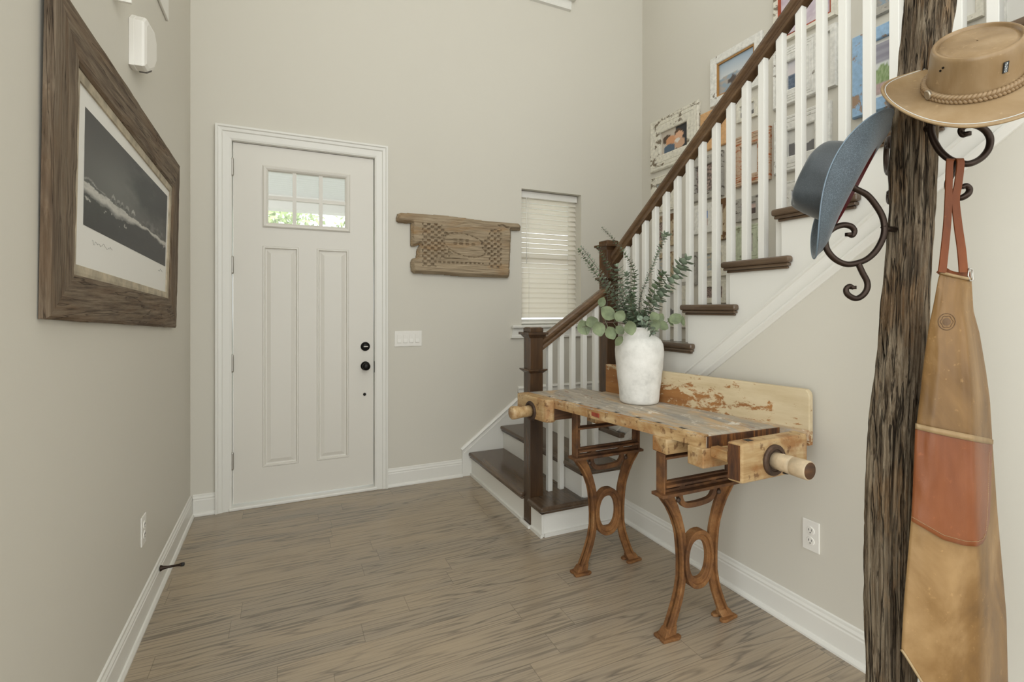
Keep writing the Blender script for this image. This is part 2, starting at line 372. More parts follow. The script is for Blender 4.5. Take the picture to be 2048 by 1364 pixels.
# ------------------------------------------------------------------ mesh helpers
def V(*a): return Vector(a)
class MB:
    """collects shapes and links them as one mesh object"""
    def __init__(s): s.v = []; s.f = []; s.col = None
    def add(s, vs, fs, M=None):
        k = len(s.v)
        for p in vs:
            p = Vector(p); s.v.append(M @ p if M else p)
        s.f += [tuple(i+k for i in f) for f in fs]
        return s
    def box(s, a, b, M=None):
        (x0, y0, z0), (x1, y1, z1) = a, b
        x0, x1 = min(x0, x1), max(x0, x1); y0, y1 = min(y0, y1), max(y0, y1); z0, z1 = min(z0, z1), max(z0, z1)
        vs = [(x0, y0, z0), (x1, y0, z0), (x1, y1, z0), (x0, y1, z0), (x0, y0, z1), (x1, y0, z1), (x1, y1, z1), (x0, y1, z1)]
        fs = [(0, 3, 2, 1), (4, 5, 6, 7), (0, 1, 5, 4), (1, 2, 6, 5), (2, 3, 7, 6), (3, 0, 4, 7)]
        return s.add(vs, fs, M)
    def prism(s, poly, axis, a, b, M=None):
        """extrude a 2D polygon along 'x','y' or 'z' from a to b"""
        def mk(p, t):
            return (t, p[0], p[1]) if axis == 'x' else (p[0], t, p[1]) if axis == 'y' else (p[0], p[1], t)
        n = len(poly)
        vs = [mk(p, a) for p in poly]+[mk(p, b) for p in poly]
        fs = [tuple(range(n))[::-1], tuple(range(n, 2*n))]
        fs += [(i, (i+1) % n, n+(i+1) % n, n+i) for i in range(n)]
        return s.add(vs, fs, M)
    def lathe(s, prof, n=32, M=None, cap=True):
        """prof: [(r, z)...] round the z axis"""
        vs = []; fs = []
        for r, z in prof:
            for i in range(n):
                a = 2*math.pi*i/n; vs.append((r*math.cos(a), r*math.sin(a), z))
        for j in range(len(prof)-1):
            for i in range(n):
                k = (i+1) % n; fs.append((j*n+i, j*n+k, (j+1)*n+k, (j+1)*n+i))
        if cap:
            fs.append(tuple(range(n))[::-1]); m = (len(prof)-1)*n; fs.append(tuple(range(m, m+n)))
        return s.add(vs, fs, M)
    def rings(s, rings, cap=True, closed=False):
        """loft through rings of equal length"""
        n = len(rings[0]); vs = [p for r in rings for p in r]; fs = []
        m = len(rings)
        for j in range(m if closed else m-1):
            a = j*n; b = ((j+1) % m)*n
            for i in range(n):
                k = (i+1) % n; fs.append((a+i, a+k, b+k, b+i))
        if cap and not closed:
            fs.append(tuple(range(n))[::-1]); fs.append(tuple(range((m-1)*n, m*n)))
        return s.add(vs, fs)
    def tube(s, pts, r, n=10, cap=True):
        pts = [Vector(p) for p in pts]; R = r if isinstance(r, (list, tuple)) else [r]*len(pts)
        rs = []; up = None
        for i, p in enumerate(pts):
            t = (pts[min(i+1, len(pts)-1)]-pts[max(i-1, 0)]).normalized()
            if up is None:
                up = t.orthogonal().normalized()
            else:
                up = (up-t*up.dot(t)); up = up.normalized() if up.length > 1e-6 else t.orthogonal().normalized()
            bi = t.cross(up)
            rs.append([p+(up*math.cos(2*math.pi*k/n)+bi*math.sin(2*math.pi*k/n))*R[i] for k in range(n)])
        return s.rings(rs, cap)
    def sweep(s, pts, sect, side, cap=True):
        """sweep a 2D section [(a along side, b along normal)] or per-point list; 'side' is a fixed vector across the path"""
        pts = [Vector(p) for p in pts]; side = Vector(side).normalized(); rs = []
        for i, p in enumerate(pts):
            t = (pts[min(i+1, len(pts)-1)]-pts[max(i-1, 0)]).normalized()
            nn = side.cross(t).normalized()
            q = sect[i] if isinstance(sect[0][0], (list, tuple)) else sect
            rs.append([p+side*a+nn*b for a, b in q])
        return s.rings(rs, cap)
    def grid(s, fn, nu, nv, wrap=False):
        vs = [fn(i/(nu if wrap else nu-1), j/(nv-1)) for j in range(nv) for i in range(nu)]
        fs = []
        for j in range(nv-1):
            for i in range(nu if wrap else nu-1):
                k = (i+1) % nu; fs.append((j*nu+i, j*nu+k, (j+1)*nu+k, (j+1)*nu+i))
        return s.add(vs, fs)
    def build(s, name, mat, parent=None, smooth=False, bevel=0.0, seg=2, local=False, solid=0.0, sub=0, offset=-1.0, angle=40):
        me = bpy.data.meshes.new(name)
        off = Vector((0, 0, 0)); q = parent
        if parent is not None and not local:
            while q is not None: off += q.location; q = q.parent
        me.from_pydata([tuple(p-off) for p in s.v], [], s.f); me.validate(); me.update()
        bm = bmesh.new(); bm.from_mesh(me); bmesh.ops.recalc_face_normals(bm, faces=bm.faces); bm.to_mesh(me); bm.free()
        o = bpy.data.objects.new(name, me); C.objects.link(o)
        if mat: me.materials.append(MAT[mat] if isinstance(mat, str) else mat)
        if parent is not None: o.parent = parent
        if solid:
            md = o.modifiers.new('thickness', 'SOLIDIFY'); md.thickness = solid; md.offset = offset
        if sub:
            md = o.modifiers.new('smooth', 'SUBSURF'); md.levels = sub; md.render_levels = sub
        if bevel:
            md = o.modifiers.new('edges', 'BEVEL'); md.width = bevel; md.segments = seg; md.limit_method = 'ANGLE'; md.angle_limit = math.radians(angle)
        if smooth:
            for p in me.polygons: p.use_smooth = True
        elif bevel:
            pass
        return o
def T(x, y, z): return Matrix.Translation((x, y, z))
def RX(a): return Matrix.Rotation(a, 4, 'X')
def RY(a): return Matrix.Rotation(a, 4, 'Y')
def RZ(a): return Matrix.Rotation(a, 4, 'Z')
def frame_to(axis_z, axis_x=None, loc=(0, 0, 0)):
    z = Vector(axis_z).normalized(); x = Vector(axis_x) if axis_x else z.orthogonal()
    x = (x-z*x.dot(z)).normalized(); y = z.cross(x)
    m = Matrix((x, y, z)).transposed().to_4x4(); m.translation = Vector(loc); return m
def tag(o, label=None, cat=None, group=None, kind=None):
    if label: o['label'] = label
    if cat: o['category'] = cat
    if group: o['group'] = group
    if kind: o['kind'] = kind
    return o
def thing(name, label, cat, loc=(0, 0, 0), rotz=0.0, group=None):
    o = bpy.data.objects.new(name, None); C.objects.link(o)
    o.location = loc; o.rotation_euler = (0, 0, rotz); o.empty_display_size = 0.05
    return tag(o, label, cat, group)
def struct(o, label=None, cat=None):
    o['kind'] = 'structure'
    return tag(o, label, cat)
def copy_of(o, parent=None):
    c = o.copy(); C.objects.link(c)
    if parent is not None: c.parent = parent
    return c
def copy_thing(root, loc, label=None, rotz=None):
    r = copy_of(root); r.location = loc
    if rotz is not None: r.rotation_euler = (0, 0, rotz)
    if label: r['label'] = label
    for ch in root.children:
        c = copy_of(ch, r)
        for g in ch.children: copy_of(g, c)
    return r
def spline(pts, n=6):
    """Catmull-Rom through the points"""
    P_ = [Vector(p) for p in pts]; out = []
    for i in range(len(P_)-1):
        a = P_[max(i-1, 0)]; b = P_[i]; c = P_[i+1]; d = P_[min(i+2, len(P_)-1)]
        for k in range(n):
            t = k/n
            out.append(0.5*((2*b)+(c-a)*t+(2*a-5*b+4*c-d)*t*t+(3*b-a-3*c+d)*t**3))
    out.append(P_[-1]); return out
def lerp(a, b, t): return a+(b-a)*t
def interp(tab, x):
    """piecewise linear table [(x, y)...], x rising"""
    if x <= tab[0][0]: return tab[0][1]
    for (x0, y0), (x1, y1) in zip(tab, tab[1:]):
        if x <= x1: return y0+(y1-y0)*(x-x0)/(x1-x0)
    return tab[-1][1]
def clamp(x, a=0.0, b=1.0): return max(a, min(b, x))
def sm(a, b, x):
    t = clamp((x-a)/(b-a)); return t*t*(3-2*t)
def fbm(x, y, z=0.0, o=4):
    return mn.fractal((x, y, z), 0.6, 2.0, o)*0.5

# ------------------------------------------------------------------ the hall
XL, YD, XG, XS, H = -0.545, 3.74, 3.09, 1.95, 5.35
o = MB().box((-4.5, -4.0, -0.12), (4.2, YD+0.16, 0.0)).build('floor', 'oak_floor'); struct(o, 'grey brown oak plank floor of the entrance hall', 'floor')
o = MB().box((XL-0.12, -4.0, H), (XG+0.12, YD+0.16, H+0.1)).build('ceiling', 'ceiling_paint'); struct(o)
o = MB().box((XL-0.12, 0.55, 0), (XL, YD+0.16, H)).build('wall_left', 'wall_paint'); struct(o, 'greige hall wall carrying the big framed photograph', 'wall')
# door wall with its openings: the front door, the sidelight window, the tall window above
DX0, DX1, DZ = -0.309, 0.604, 2.438
WX0, WX1, WZ0, WZ1 = 1.815, 2.405, 1.19, 2.345
UX0, UX1, UZ0, UZ1 = 0.75, 2.2, 4.06, 5.1
m = MB()
for (a, b) in [((XL, 0), (DX0-0.02, DZ+0.02)), ((DX1+0.02, 0), (WX0, DZ+0.02)), ((WX0, 0), (WX1, WZ0)), ((WX1, 0), (XG, DZ+0.02)),
               ((WX0, WZ1), (WX1, DZ+0.02)), ((XL, DZ+0.02), (XG, UZ0)), ((XL, UZ0), (UX0, UZ1)), ((UX1, UZ0), (XG, UZ1)), ((XL, UZ1), (XG, H))]:
    m.box((a[0], YD, a[1]), (b[0], YD+0.16, b[1]))
o = m.build('wall_door', 'wall_paint'); struct(o, 'greige wall around the white front door', 'wall')
o = MB().box((XG, -1.2, 0), (XG+0.12, YD+0.16, H)).build('wall_gallery', 'wall_paint'); struct(o, 'stairwell wall hung with small framed pictures', 'wall')

# stair geometry ------------------------------------------------------------
LOW = [(0.187, 1.335), (0.372, 1.610), (0.557, 1.885)]                 # tread top, nosing x (lower flight; the third is the landing)
UP = [(0.745+0.2025*k, 2.82-0.2705*k) for k in range(12)]              # tread top, nosing y (upper flight)
NOSE, TT = 0.028, 0.03
YS = 2.540                                                             # open side of the lower flight
poly = [(-0.6, 0.0), (2.79, 0.0), (2.79, 0.712)]
for k, (z, y) in enumerate(UP):
    ry = y-NOSE
    if k: poly.append((ry, UP[k-1][0]-TT))
    poly.append((ry, z-TT))
poly.append((-0.6, UP[-1][0]-TT))
o = MB().prism(poly, 'x', XS, XS+0.11).build('wall_stair', 'wall_paint'); struct(o, 'plain wall below the upper stair flight', 'wall')
# sloping white skirt between the treads and the moulding on the stair wall
def mz(y): return 0.985+0.745*(2.01-y)                                  # upper edge of the moulding
poly = [(2.784, mz(2.784)-0.02), (2.784, UP[0][0]-TT-0.002)]
for k in range(1, len(UP)):
    poly += [(UP[k][1]-NOSE, UP[k-1][0]-TT-0.002), (UP[k][1]-NOSE, UP[k][0]-TT-0.002)]
yl = UP[-1][1]-NOSE-0.25
poly += [(yl, UP[-1][0]-TT-0.002), (yl, mz(yl)-0.02)]
o = MB().prism(poly, 'x', XS-0.012, XS-0.0005).build('trim_2', 'trim_paint'); struct(o, 'white skirt board under the stair treads', 'trim')
# the moulding itself
ang = math.atan(0.745); ca, sa = math.cos(ang), math.sin(ang)
def run(y): return V(XS, y, mz(y))
m = MB()
prof = [(0.0, 0.0), (-0.013, 0.0), (-0.020, -0.004), (-0.034, -0.005), (-0.036, -0.013), (-0.028, -0.017), (-0.024, -0.024), (-0.012, -0.054), (-0.014, -0.058), (-0.026, -0.062), (-0.026, -0.070), (-0.014, -0.080), (-0.008, -0.086), (0.0, -0.087)]
rs = []
for y in (2.79, -0.5):
    p = run(y); nrm = V(0, sa, ca)
    rs.append([p+V(a, 0, 0)+nrm*b for a, b in prof])
o = m.rings(rs).build('trim_3', 'trim_paint'); struct(o, 'white sloping moulding on the stair wall', 'trim')

# baseboards ----------------------------------------------------------------
BP = [(0.0, 0.0), (0.026, 0.0), (0.026, 0.008), (0.020, 0.020), (0.014, 0.022), (0.014, 0.098), (0.011, 0.104), (0.012, 0.112), (0.007, 0.122), (0.006, 0.132), (0.0, 0.136)]
def baseboard(name, p0, p1, out, label):
    rs = [[V(*p)+Vector(out)*a+V(0, 0, b) for a, b in BP] for p in (p0, p1)]
    o = MB().rings(rs).build(name, 'trim_paint'); struct(o, label, 'baseboard'); return o
baseboard('baseboard_left', (XL, 0.55, 0), (XL, YD-0.0, 0), (1, 0, 0), 'white baseboard below the big framed photograph')
baseboard('baseboard_door', (XL+0.015, YD, 0), (-0.405, YD, 0), (0, -1, 0), 'short white baseboard left of the front door')
baseboard('baseboard_back', (0.70, YD, 0), (1.285, YD, 0), (0, -1, 0), 'white baseboard between front door and stairs')
baseboard('baseboard_stair', (XS, -0.6, 0), (XS, YS-0.005, 0), (-1, 0, 0), 'white baseboard behind the old workbench')
# ------------------------------------------------------------------ front door
def casing(name, x0, x1, z0, z1, label, sill=False):
    """mitred architrave round an opening in the door wall: inner edges given"""
    prof = [(0.0, 0.0), (0.0, 0.014), (0.012, 0.018), (0.05, 0.02), (0.056, 0.026), (0.074, 0.028), (0.080, 0.034), (0.092, 0.034), (0.092, 0.0)]
    m = MB()
    L = [(x0, z0, -1, 0), (x0, z1, -1, 1), (x1, z1, 1, 1), (x1, z0, 1, 0)]
    rs = [[V(x+dx*a, YD-b, z+dz*a) for a, b in prof] for x, z, dx, dz in L]
    m.rings(rs)
    o = m.build(name, 'trim_paint'); struct(o, label, 'trim'); return o
casing('trim_1', DX0-0.004, DX1+0.004, 0.0, DZ+0.006, 'white moulded casing around the front door')
# jamb lining and threshold
m = MB()
m.box((DX0-0.02, YD, 0), (DX0-0.003, YD+0.15, DZ+0.02)); m.box((DX1+0.003, YD, 0), (DX1+0.02, YD+0.15, DZ+0.02)); m.box((DX0-0.003, YD, DZ+0.003), (DX1+0.003, YD+0.15, DZ+0.02))
o = m.build('trim_4', 'trim_paint'); struct(o, 'white door lining', 'trim')
o = MB().box((DX0-0.02, YD-0.03, 0.0), (DX1+0.02, YD+0.15, 0.022)).build('trim_5', 'trim_paint', bevel=0.006); struct(o, 'white door sill on the floor', 'trim')
# slab with a six light window and two raised panels
YF = YD+0.012                                          # front face of the slab
door = thing('door_1', 'white front door with a six pane window at the top', 'door', (0.148, YF, 0.026)); door['kind'] = 'structure'
LX0, LX1, LZ0, LZ1 = -0.105, 0.41, 1.912, 2.28        # glass opening
m = MB(); T0, T1 = YF, YF+0.045
ZB = 0.034
PL = [(-0.132, 0.094, 0.255, 1.758), (0.211, 0.427, 0.255, 1.758)]
xs = [DX0+0.003, PL[0][0], PL[0][1], PL[1][0], PL[1][1], DX1-0.003]
# frame members around the panels and the window
m.box((xs[0], T0, ZB), (xs[1], T1, DZ)); m.box((xs[4], T0, ZB), (xs[5], T1, DZ))
m.box((xs[1], T0, ZB), (xs[4], T1, 0.255)); m.box((xs[2], T0, 0.255), (xs[3], T1, 1.758)); m.box((xs[1], T0, 1.758), (xs[4], T1, LZ0))
m.box((xs[1], T0, LZ0), (LX0, T1, LZ1)); m.box((LX1, T0, LZ0), (xs[4], T1, LZ1)); m.box((xs[1], T0, LZ1), (xs[4], T1, DZ))
m.build('door_slab', 'door_paint', door)
for (x0, x1, z0, z1) in PL:
    m = MB()
    def rect(i, y): return [V(x0+i, y, z0+i), V(x1-i, y, z0+i), V(x1-i, y, z1-i), V(x0+i, y, z1-i)]
    m.rings([rect(0, T0+0.001), rect(0.004, T0-0.004), rect(0.012, T0-0.004), rect(0.018, T0+0.008), rect(0.026, T0+0.009), rect(0.05, T0+0.001), rect(0.051, T0+0.001)], cap=False)
    m.add(rect(0.051, T0+0.001), [(0, 1, 2, 3)])
    m.build('door_panel', 'door_paint', door)
m = MB()
def rect2(i, y): return [V(LX0+i, y, LZ0+i), V(LX1-i, y, LZ0+i), V(LX1-i, y, LZ1-i), V(LX0+i, y, LZ1-i)]
m.rings([rect2(-0.026, T0+0.002), rect2(-0.026, T0-0.008), rect2(-0.018, T0-0.014), rect2(-0.006, T0-0.011), rect2(0.004, T0-0.004), rect2(0.008, T0+0.006), rect2(0.008, T0+0.02)], cap=False)
wx = (LX1-LX0)
for k in (1, 2): m.box((LX0+wx*k/3-0.012, T0+0.001, LZ0+0.005), (LX0+wx*k/3+0.012, T0+0.016, LZ1-0.005))
zm = LZ0+(LZ1-LZ0)*0.49
m.box((LX0+0.005, T0+0.002, zm-0.012), (LX1-0.005, T0+0.0155, zm+0.012))
m.build('window_grille', 'door_paint', door)
MB().box((LX0-0.01, T0+0.02, LZ0-0.01), (LX1+0.01, T0+0.026, LZ1+0.01)).build('glass_pane', 'window_glass', door)
for z in (2.269, 1.621, 0.970, 0.325):
    m = MB(); m.lathe([(0.0085, -0.05), (0.0085, 0.05)], 12, T(DX0-0.001, YD-0.006, z)); m.box((DX0-0.014, YD-0.0075, z-0.05), (DX0, YD-0.0055, z+0.05))
    m.lathe([(0.0095, 0.05), (0.007, 0.058), (0.002, 0.06)], 12, T(DX0-0.001, YD-0.006, z)); m.lathe([(0.002, -0.06), (0.007, -0.058), (0.0095, -0.05)], 12, T(DX0-0.001, YD-0.006, z))
    m.build('hinge', 'nickel', door, smooth=False)
Mf = lambda x, z: T(x, YF, z) @ RX(math.pi/2)
m = MB().lathe([(0.033, -0.001), (0.033, 0.006), (0.029, 0.011), (0.022, 0.013), (0.021, 0.020), (0.018, 0.022)], 28, Mf(0.543, 1.055))
lk = m.build('deadbolt', 'black_metal', door, smooth=True)
MB().box((-0.016, -0.004, 0.020), (0.016, 0.004, 0.034), Mf(0.543, 1.055)).build('thumb_turn', 'nickel', lk, bevel=0.003)
m = MB().lathe([(0.033, -0.001), (0.033, 0.006), (0.028, 0.011), (0.014, 0.014), (0.012, 0.032), (0.020, 0.038), (0.027, 0.048), (0.028, 0.058), (0.024, 0.067), (0.012, 0.071)], 28, Mf(0.543, 0.912))
m.build('door_knob', 'black_metal', door, smooth=True)
MB().lathe([(0.011, -0.001), (0.011, 0.004), (0.007, 0.009), (0.003, 0.010)], 20, Mf(0.538, 0.703)).build('door_viewer', 'black_metal', door, smooth=True)
MB().box((DX1+0.001, YD-0.004, 0.862), (DX1+0.012, YD+0.006, 0.945)).build('strike_plate', 'black_metal', door, bevel=0.002)

# ------------------------------------------------------------------ sidelight window with its blind
win = thing('window_1', 'narrow sidelight window beside the stairs', 'window', (WX0, YD+0.12, WZ0)); win['kind'] = 'structure'
m = MB(); y0, y1 = YD+0.115, YD+0.15
m.box((WX0, y0, WZ0), (WX0+0.045, y1, WZ1)); m.box((WX1-0.045, y0, WZ0), (WX1, y1, WZ1)); m.box((WX0+0.045, y0, WZ0), (WX1-0.045, y1, WZ0+0.05)); m.box((WX0+0.045, y0, WZ1-0.05), (WX1-0.045, y1, WZ1)); m.box((WX0+0.045, y0, 1.745), (WX1-0.045, y1, 1.79))
m.build('window_frame', 'trim_paint', win, bevel=0.004)
MB().box((WX0+0.04, y0+0.015, WZ0+0.04), (WX1-0.04, y0+0.019, WZ1-0.04)).build('glass_pane', 'window_glass', win)
m = MB(); m.box((WX0-0.10, YD-0.045, WZ0-0.018), (WX1+0.10, YD+0.115, WZ0+0.004))
m.build('window_stool', 'trim_paint', win, bevel=0.006)
m = MB()
pr = [(0.0, 0.0), (0.010, 0.0), (0.012, -0.02), (0.018, -0.024), (0.018, -0.062), (0.024, -0.068), (0.024, -0.084), (0.0, -0.09)]
m.rings([[V(WX0-0.085+(0.02*b/0.09), YD-a, WZ0-0.018+b) for a, b in pr], [V(WX1+0.085-(0.02*b/0.09), YD-a, WZ0-0.018+b) for a, b in pr]])
m.build('window_apron', 'trim_paint', win)
bl = thing('window_blind', 'white slatted blind lowered over the sidelight window', 'window blind', (WX0+0.29, YD+0.085, WZ0+0.004))
MB().box((WX0+0.006, YD+0.055, WZ1-0.06), (WX1-0.006, YD+0.11, WZ1-0.003)).build('headrail', 'white_plastic', bl, bevel=0.004)
m = MB(); z = WZ1-0.075; k = 0
while z > WZ0+0.05:
    tilt = math.radians(60); n = 6; rs = []
    for x in (WX0+0.010, WX1-0.010):
        top = []; bot = []
        for i in range(n+1):
            u = (i/n-0.5)*0.05; c = 0.0028*(1-(2*i/n-1)**2)
            yy = YD+0.084-math.cos(tilt)*u-math.sin(tilt)*c*-1*0; zz = z-math.sin(tilt)*u+math.cos(tilt)*c
            yy = YD+0.084-math.cos(tilt)*u-math.sin(tilt)*c
            top.append(V(x, yy, zz)); bot.append(V(x, yy+0.0022, zz-0.0012))
        rs.append(top+bot[::-1])
    m.rings(rs); z -= 0.0432
m.build('slats', 'blind_slat', bl)
MB().box((WX0+0.010, YD+0.07, WZ0+0.012), (WX1-0.010, YD+0.098, WZ0+0.03)).build('bottom_rail', 'white_plastic', bl, bevel=0.004)
MB().tube([(WX0+0.075, YD+0.056, WZ1-0.055), (WX0+0.076, YD+0.053, 2.0), (WX0+0.074, YD+0.053, 1.72)], 0.0035, 8).build('tilt_wand', 'white_plastic', bl, smooth=True)
m = MB()
for x in (WX0+0.10, WX1-0.10): m.box((x-0.0012, YD+0.0585, WZ0+0.03), (x+0.0012, YD+0.0605, WZ1-0.055))
m.build('ladder_cords', 'white_plastic', bl)
# upper hall window: only the end of its apron comes into view
casing('trim_6', UX0, UX1, UZ0, UZ1, 'white casing of the high hall window')
m = MB(); m.box((UX0-0.11, YD-0.05, UZ0-0.022), (UX1+0.125, YD+0.1, UZ0))
m.rings([[V(UX0-0.085, YD-a, UZ0-0.022+b) for a, b in pr], [V(UX1+0.10+0.012*b/0.09, YD-a, UZ0-0.022+b) for a, b in pr]])
o = m.build('trim_7', 'trim_paint'); struct(o, 'white sill and apron of the high hall window', 'trim')
# ------------------------------------------------------------------ outside the front door
o = MB().box((-3.5, YD+0.16, -0.14), (5.0, 8.2, -0.02)).build('floor_porch', 'porch_deck'); struct(o)
m = MB(); m.box((-3.5, YD+0.16, 2.66), (5.0, 6.5, 2.72))
for k in range(24): m.box((-3.5, YD+0.2+k*0.095, 2.652), (5.0, YD+0.2+k*0.095+0.088, 2.66))
o = m.build('ceiling_porch', 'porch_paint'); struct(o)
o = MB().box((-3.5, 6.35, 2.50), (5.0, 6.55, 2.66)).build('trim_8', 'trim_paint'); struct(o)
o = MB().box((-40, 8.2, -0.3), (40, 60, -0.15)).build('floor_lawn', plain('grass', (150, 154, 138), 0.9, var=0.2, vscale=1.5)); struct(o)
def tree(x, y, hz, r, seed, label):
    rnd = random.Random(seed); t = thing('tree', label, 'tree', (x, y, -0.15))
    MB().tube([(x, y, -0.15), (x+0.05, y, hz*0.4), (x, y+0.1, hz*0.8)], [0.16, 0.12, 0.07], 10).build('trunk', 'bark', t, smooth=True)
    m = MB()
    for i in range(3800):
        d = Vector((rnd.gauss(0, 1), rnd.gauss(0, 1), rnd.gauss(0, 1))).normalized()*r*rnd.uniform(0.45, 1.0)
        p = V(x, y, hz)+Vector((d.x, d.y, d.z*0.8)); a = Vector((rnd.gauss(0, 1), rnd.gauss(0, 1), rnd.gauss(0, 1))).normalized(); b = a.orthogonal().normalized()
        s_ = rnd.uniform(0.05, 0.1)
        m.add([p-a*s_, p+b*s_*0.5, p+a*s_, p-b*s_*0.5], [(0, 1, 2, 3)])
    m.build('foliage', 'tree_leaf', t)
tree(-0.9, 11.2, 3.3, 1.7, 3, 'leafy green tree seen through the door window, behind its left panes')
tree(2.65, 11.6, 3.1, 1.7, 5, 'leafy green tree seen through the door window, behind its right panes')
# ------------------------------------------------------------------ staircase
st = thing('staircase', 'staircase with dark oak treads and white risers turning up behind the workbench', 'staircase', (1.9, 3.1, 0))
def tread_lower(k):
    z, x = LOW[k]; xb = LOW[k+1][1]+NOSE+0.01
    poly = [(x, YD-0.016), (x, YS-0.042), (xb+0.05, YS-0.042), (xb+0.05, YS-0.001), (xb, YS-0.001), (xb, YD-0.016)]
    if k == 0:   # notched round the newel post
        poly = [(x, YD-0.016), (x, 2.772), (1.449, 2.772), (1.449, 2.678), (x, 2.678), (x, YS-0.042), (xb+0.05, YS-0.042), (xb+0.05, YS-0.001), (xb, YS-0.001), (xb, YD-0.016)]
    o = MB().prism(poly, 'z', z-TT, z).build('tread', 'tread_oak', st, bevel=0.011, seg=3)
    m = MB()
    x2 = x+0.012; zt = z-TT; zb = zt-0.016
    if k == 0:
        m.box((x2, 2.776, zb), (x+NOSE+0.01, YD-0.016, zt)); m.box((x2, YS-0.028, zb), (x+NOSE+0.01, 2.674, zt))
    else: m.box((x2, YS-0.028, zb), (x+NOSE+0.01, YD-0.016, zt))
    m.box((x2, YS-0.028, zb), (xb+0.035, YS-0.0005, zt))
    m.build('cove_moulding', 'tread_oak', st, bevel=0.006)
tread_lower(0); tread_lower(1)
# landing
z, x = LOW[2]
MB().prism([(x, YD-0.016), (x, YS-0.042), (XS-0.016, YS-0.042), (XS-0.016, 2.795), (XG-0.004, 2.795), (XG-0.004, YD-0.016)], 'z', z-TT, z).build('landing', 'tread_oak', st, bevel=0.010, seg=3)
# risers and the white side of the lower flight
for k in range(3):
    z, x = LOW[k]; zb = 0.0 if k == 0 else LOW[k-1][0]+0.0005
    m = MB()
    if k == 0:
        m.box((x+NOSE, 2.774, 0), (x+NOSE+0.014, YD-0.016, z-TT-0.0005)); m.box((x+NOSE, YS, 0), (x+NOSE+0.014, 2.676, z-TT-0.0005))
        m.box((x+NOSE-0.014, 2.79, 0), (x+NOSE, YD-0.016, 0.02)); m.box((x+NOSE-0.014, YS-0.014, 0), (x+NOSE, 2.66, 0.02))
    else: m.box((x+NOSE, YS+0.001, zb), (x+NOSE+0.014, YD-0.016, z-TT-0.0005))
    m.build('riser', 'trim_paint', st)
poly = [(LOW[0][1]+NOSE+0.0145, 0), (LOW[0][1]+NOSE+0.0145, LOW[0][0]-TT-0.001)]
for k in (1, 2): poly += [(LOW[k][1]+NOSE+0.012, LOW[k-1][0]-TT-0.001), (LOW[k][1]+NOSE+0.012, LOW[k][0]-TT-0.001)]
poly += [(XS-0.014, LOW[2][0]-TT-0.001), (XS-0.014, 0)]
m = MB().prism(poly, 'y', YS, YS+0.014)
m.box((LOW[0][1]+NOSE+0.0145, YS-0.014, 0), (XS-0.028, YS, 0.02))
m.build('side_skirt', 'trim_paint', st)
# white wall skirt on the door wall, with its cap
poly = [(1.286, 0.0), (1.286, 0.205), (1.779, 0.572), (1.779, 0.66), (XG-0.004, 0.66), (XG-0.004, LOW[2][0]+0.0005), (LOW[2][1]+0.05, LOW[2][0]+0.0005), (LOW[2][1]+0.05, 0)]
m = MB().prism(poly, 'y', YD-0.0155, YD-0.001)
for a, b in (((1.286, 0.205), (1.779, 0.572)), ((1.779, 0.66), (XG-0.004, 0.66))):
    d = V(b[0]-a[0], 0, b[1]-a[1]).normalized(); nrm = V(-d.z, 0, d.x)
    sec = [(0.0, 0.0), (0.020, 0.0), (0.022, 0.006), (0.016, 0.014), (0.012, 0.020), (0.0, 0.022)]
    sec2 = [(0.0, -0.034), (0.019, -0.034), (0.019, -0.024), (0.0, -0.022)]
    for s_ in (sec, sec2):
        m.rings([[V(p[0], YD-0.001-u, p[1])+nrm*v for u, v in s_] for p in (a, b)])
m.build('wall_skirt', 'trim_paint', st)
# upper flight
for k, (z, y) in enumerate(UP):
    yb = (UP[k+1][1] if k+1 < len(UP) else y-0.2705)-NOSE-0.012
    xe = XS-0.048
    poly = [(XG-0.018, y), (xe, y), (xe, y-0.355), (XS-0.0125, y-0.355), (XS-0.0125, yb), (XG-0.018, yb)]
    if k == 0: poly = [(XG-0.018, y), (2.018, y), (2.018, 2.678), (xe, 2.678), (xe, y-0.355), (XS-0.0125, y-0.355), (XS-0.0125, yb), (XG-0.018, yb)]
    MB().prism(poly, 'z', z-TT, z).build('tread', 'tread_oak', st, bevel=0.011, seg=3)
    m = MB(); zt = z-TT; ya = y if k else 2.678
    m.box((xe+0.010, y-0.345, zt-0.013), (XS-0.0125, ya-0.010, zt)); m.box((xe+0.022, y-0.336, zt-0.024), (XS-0.0125, ya-0.020, zt-0.013))
    if k: m.box((XS-0.0125, y-0.024, zt-0.02), (XG-0.018, y-0.010, zt))
    m.build('cove_moulding', 'tread_oak', st, bevel=0.004)
    zb = UP[k-1][0] if k else LOW[2][0]
    MB().box((XS+0.001 if k else 2.02, y-NOSE-0.012, zb+0.0005), (XG-0.018, y-NOSE, z-TT-0.0005)).build('riser', 'trim_paint', st)
# skirt along the gallery wall
poly = [(2.83, LOW[2][0]+0.001), (2.83, 0.80)]
for k, (z, y) in enumerate(UP): pass
ye = UP[-1][1]-0.3
def nz(y): return 0.745+(2.82-y)*0.2025/0.2705
poly = [(YD-0.02, LOW[2][0]+0.001), (YD-0.02, 0.70), (2.9, 0.70), (2.86, nz(2.86)+0.07), (ye, nz(ye)+0.07), (ye, nz(ye)-0.28), (2.70, nz(2.70)-0.28), (2.70, LOW[2][0]+0.001)]
MB().prism(poly, 'x', XG-0.0165, XG-0.001).build('wall_skirt', 'trim_paint', st)

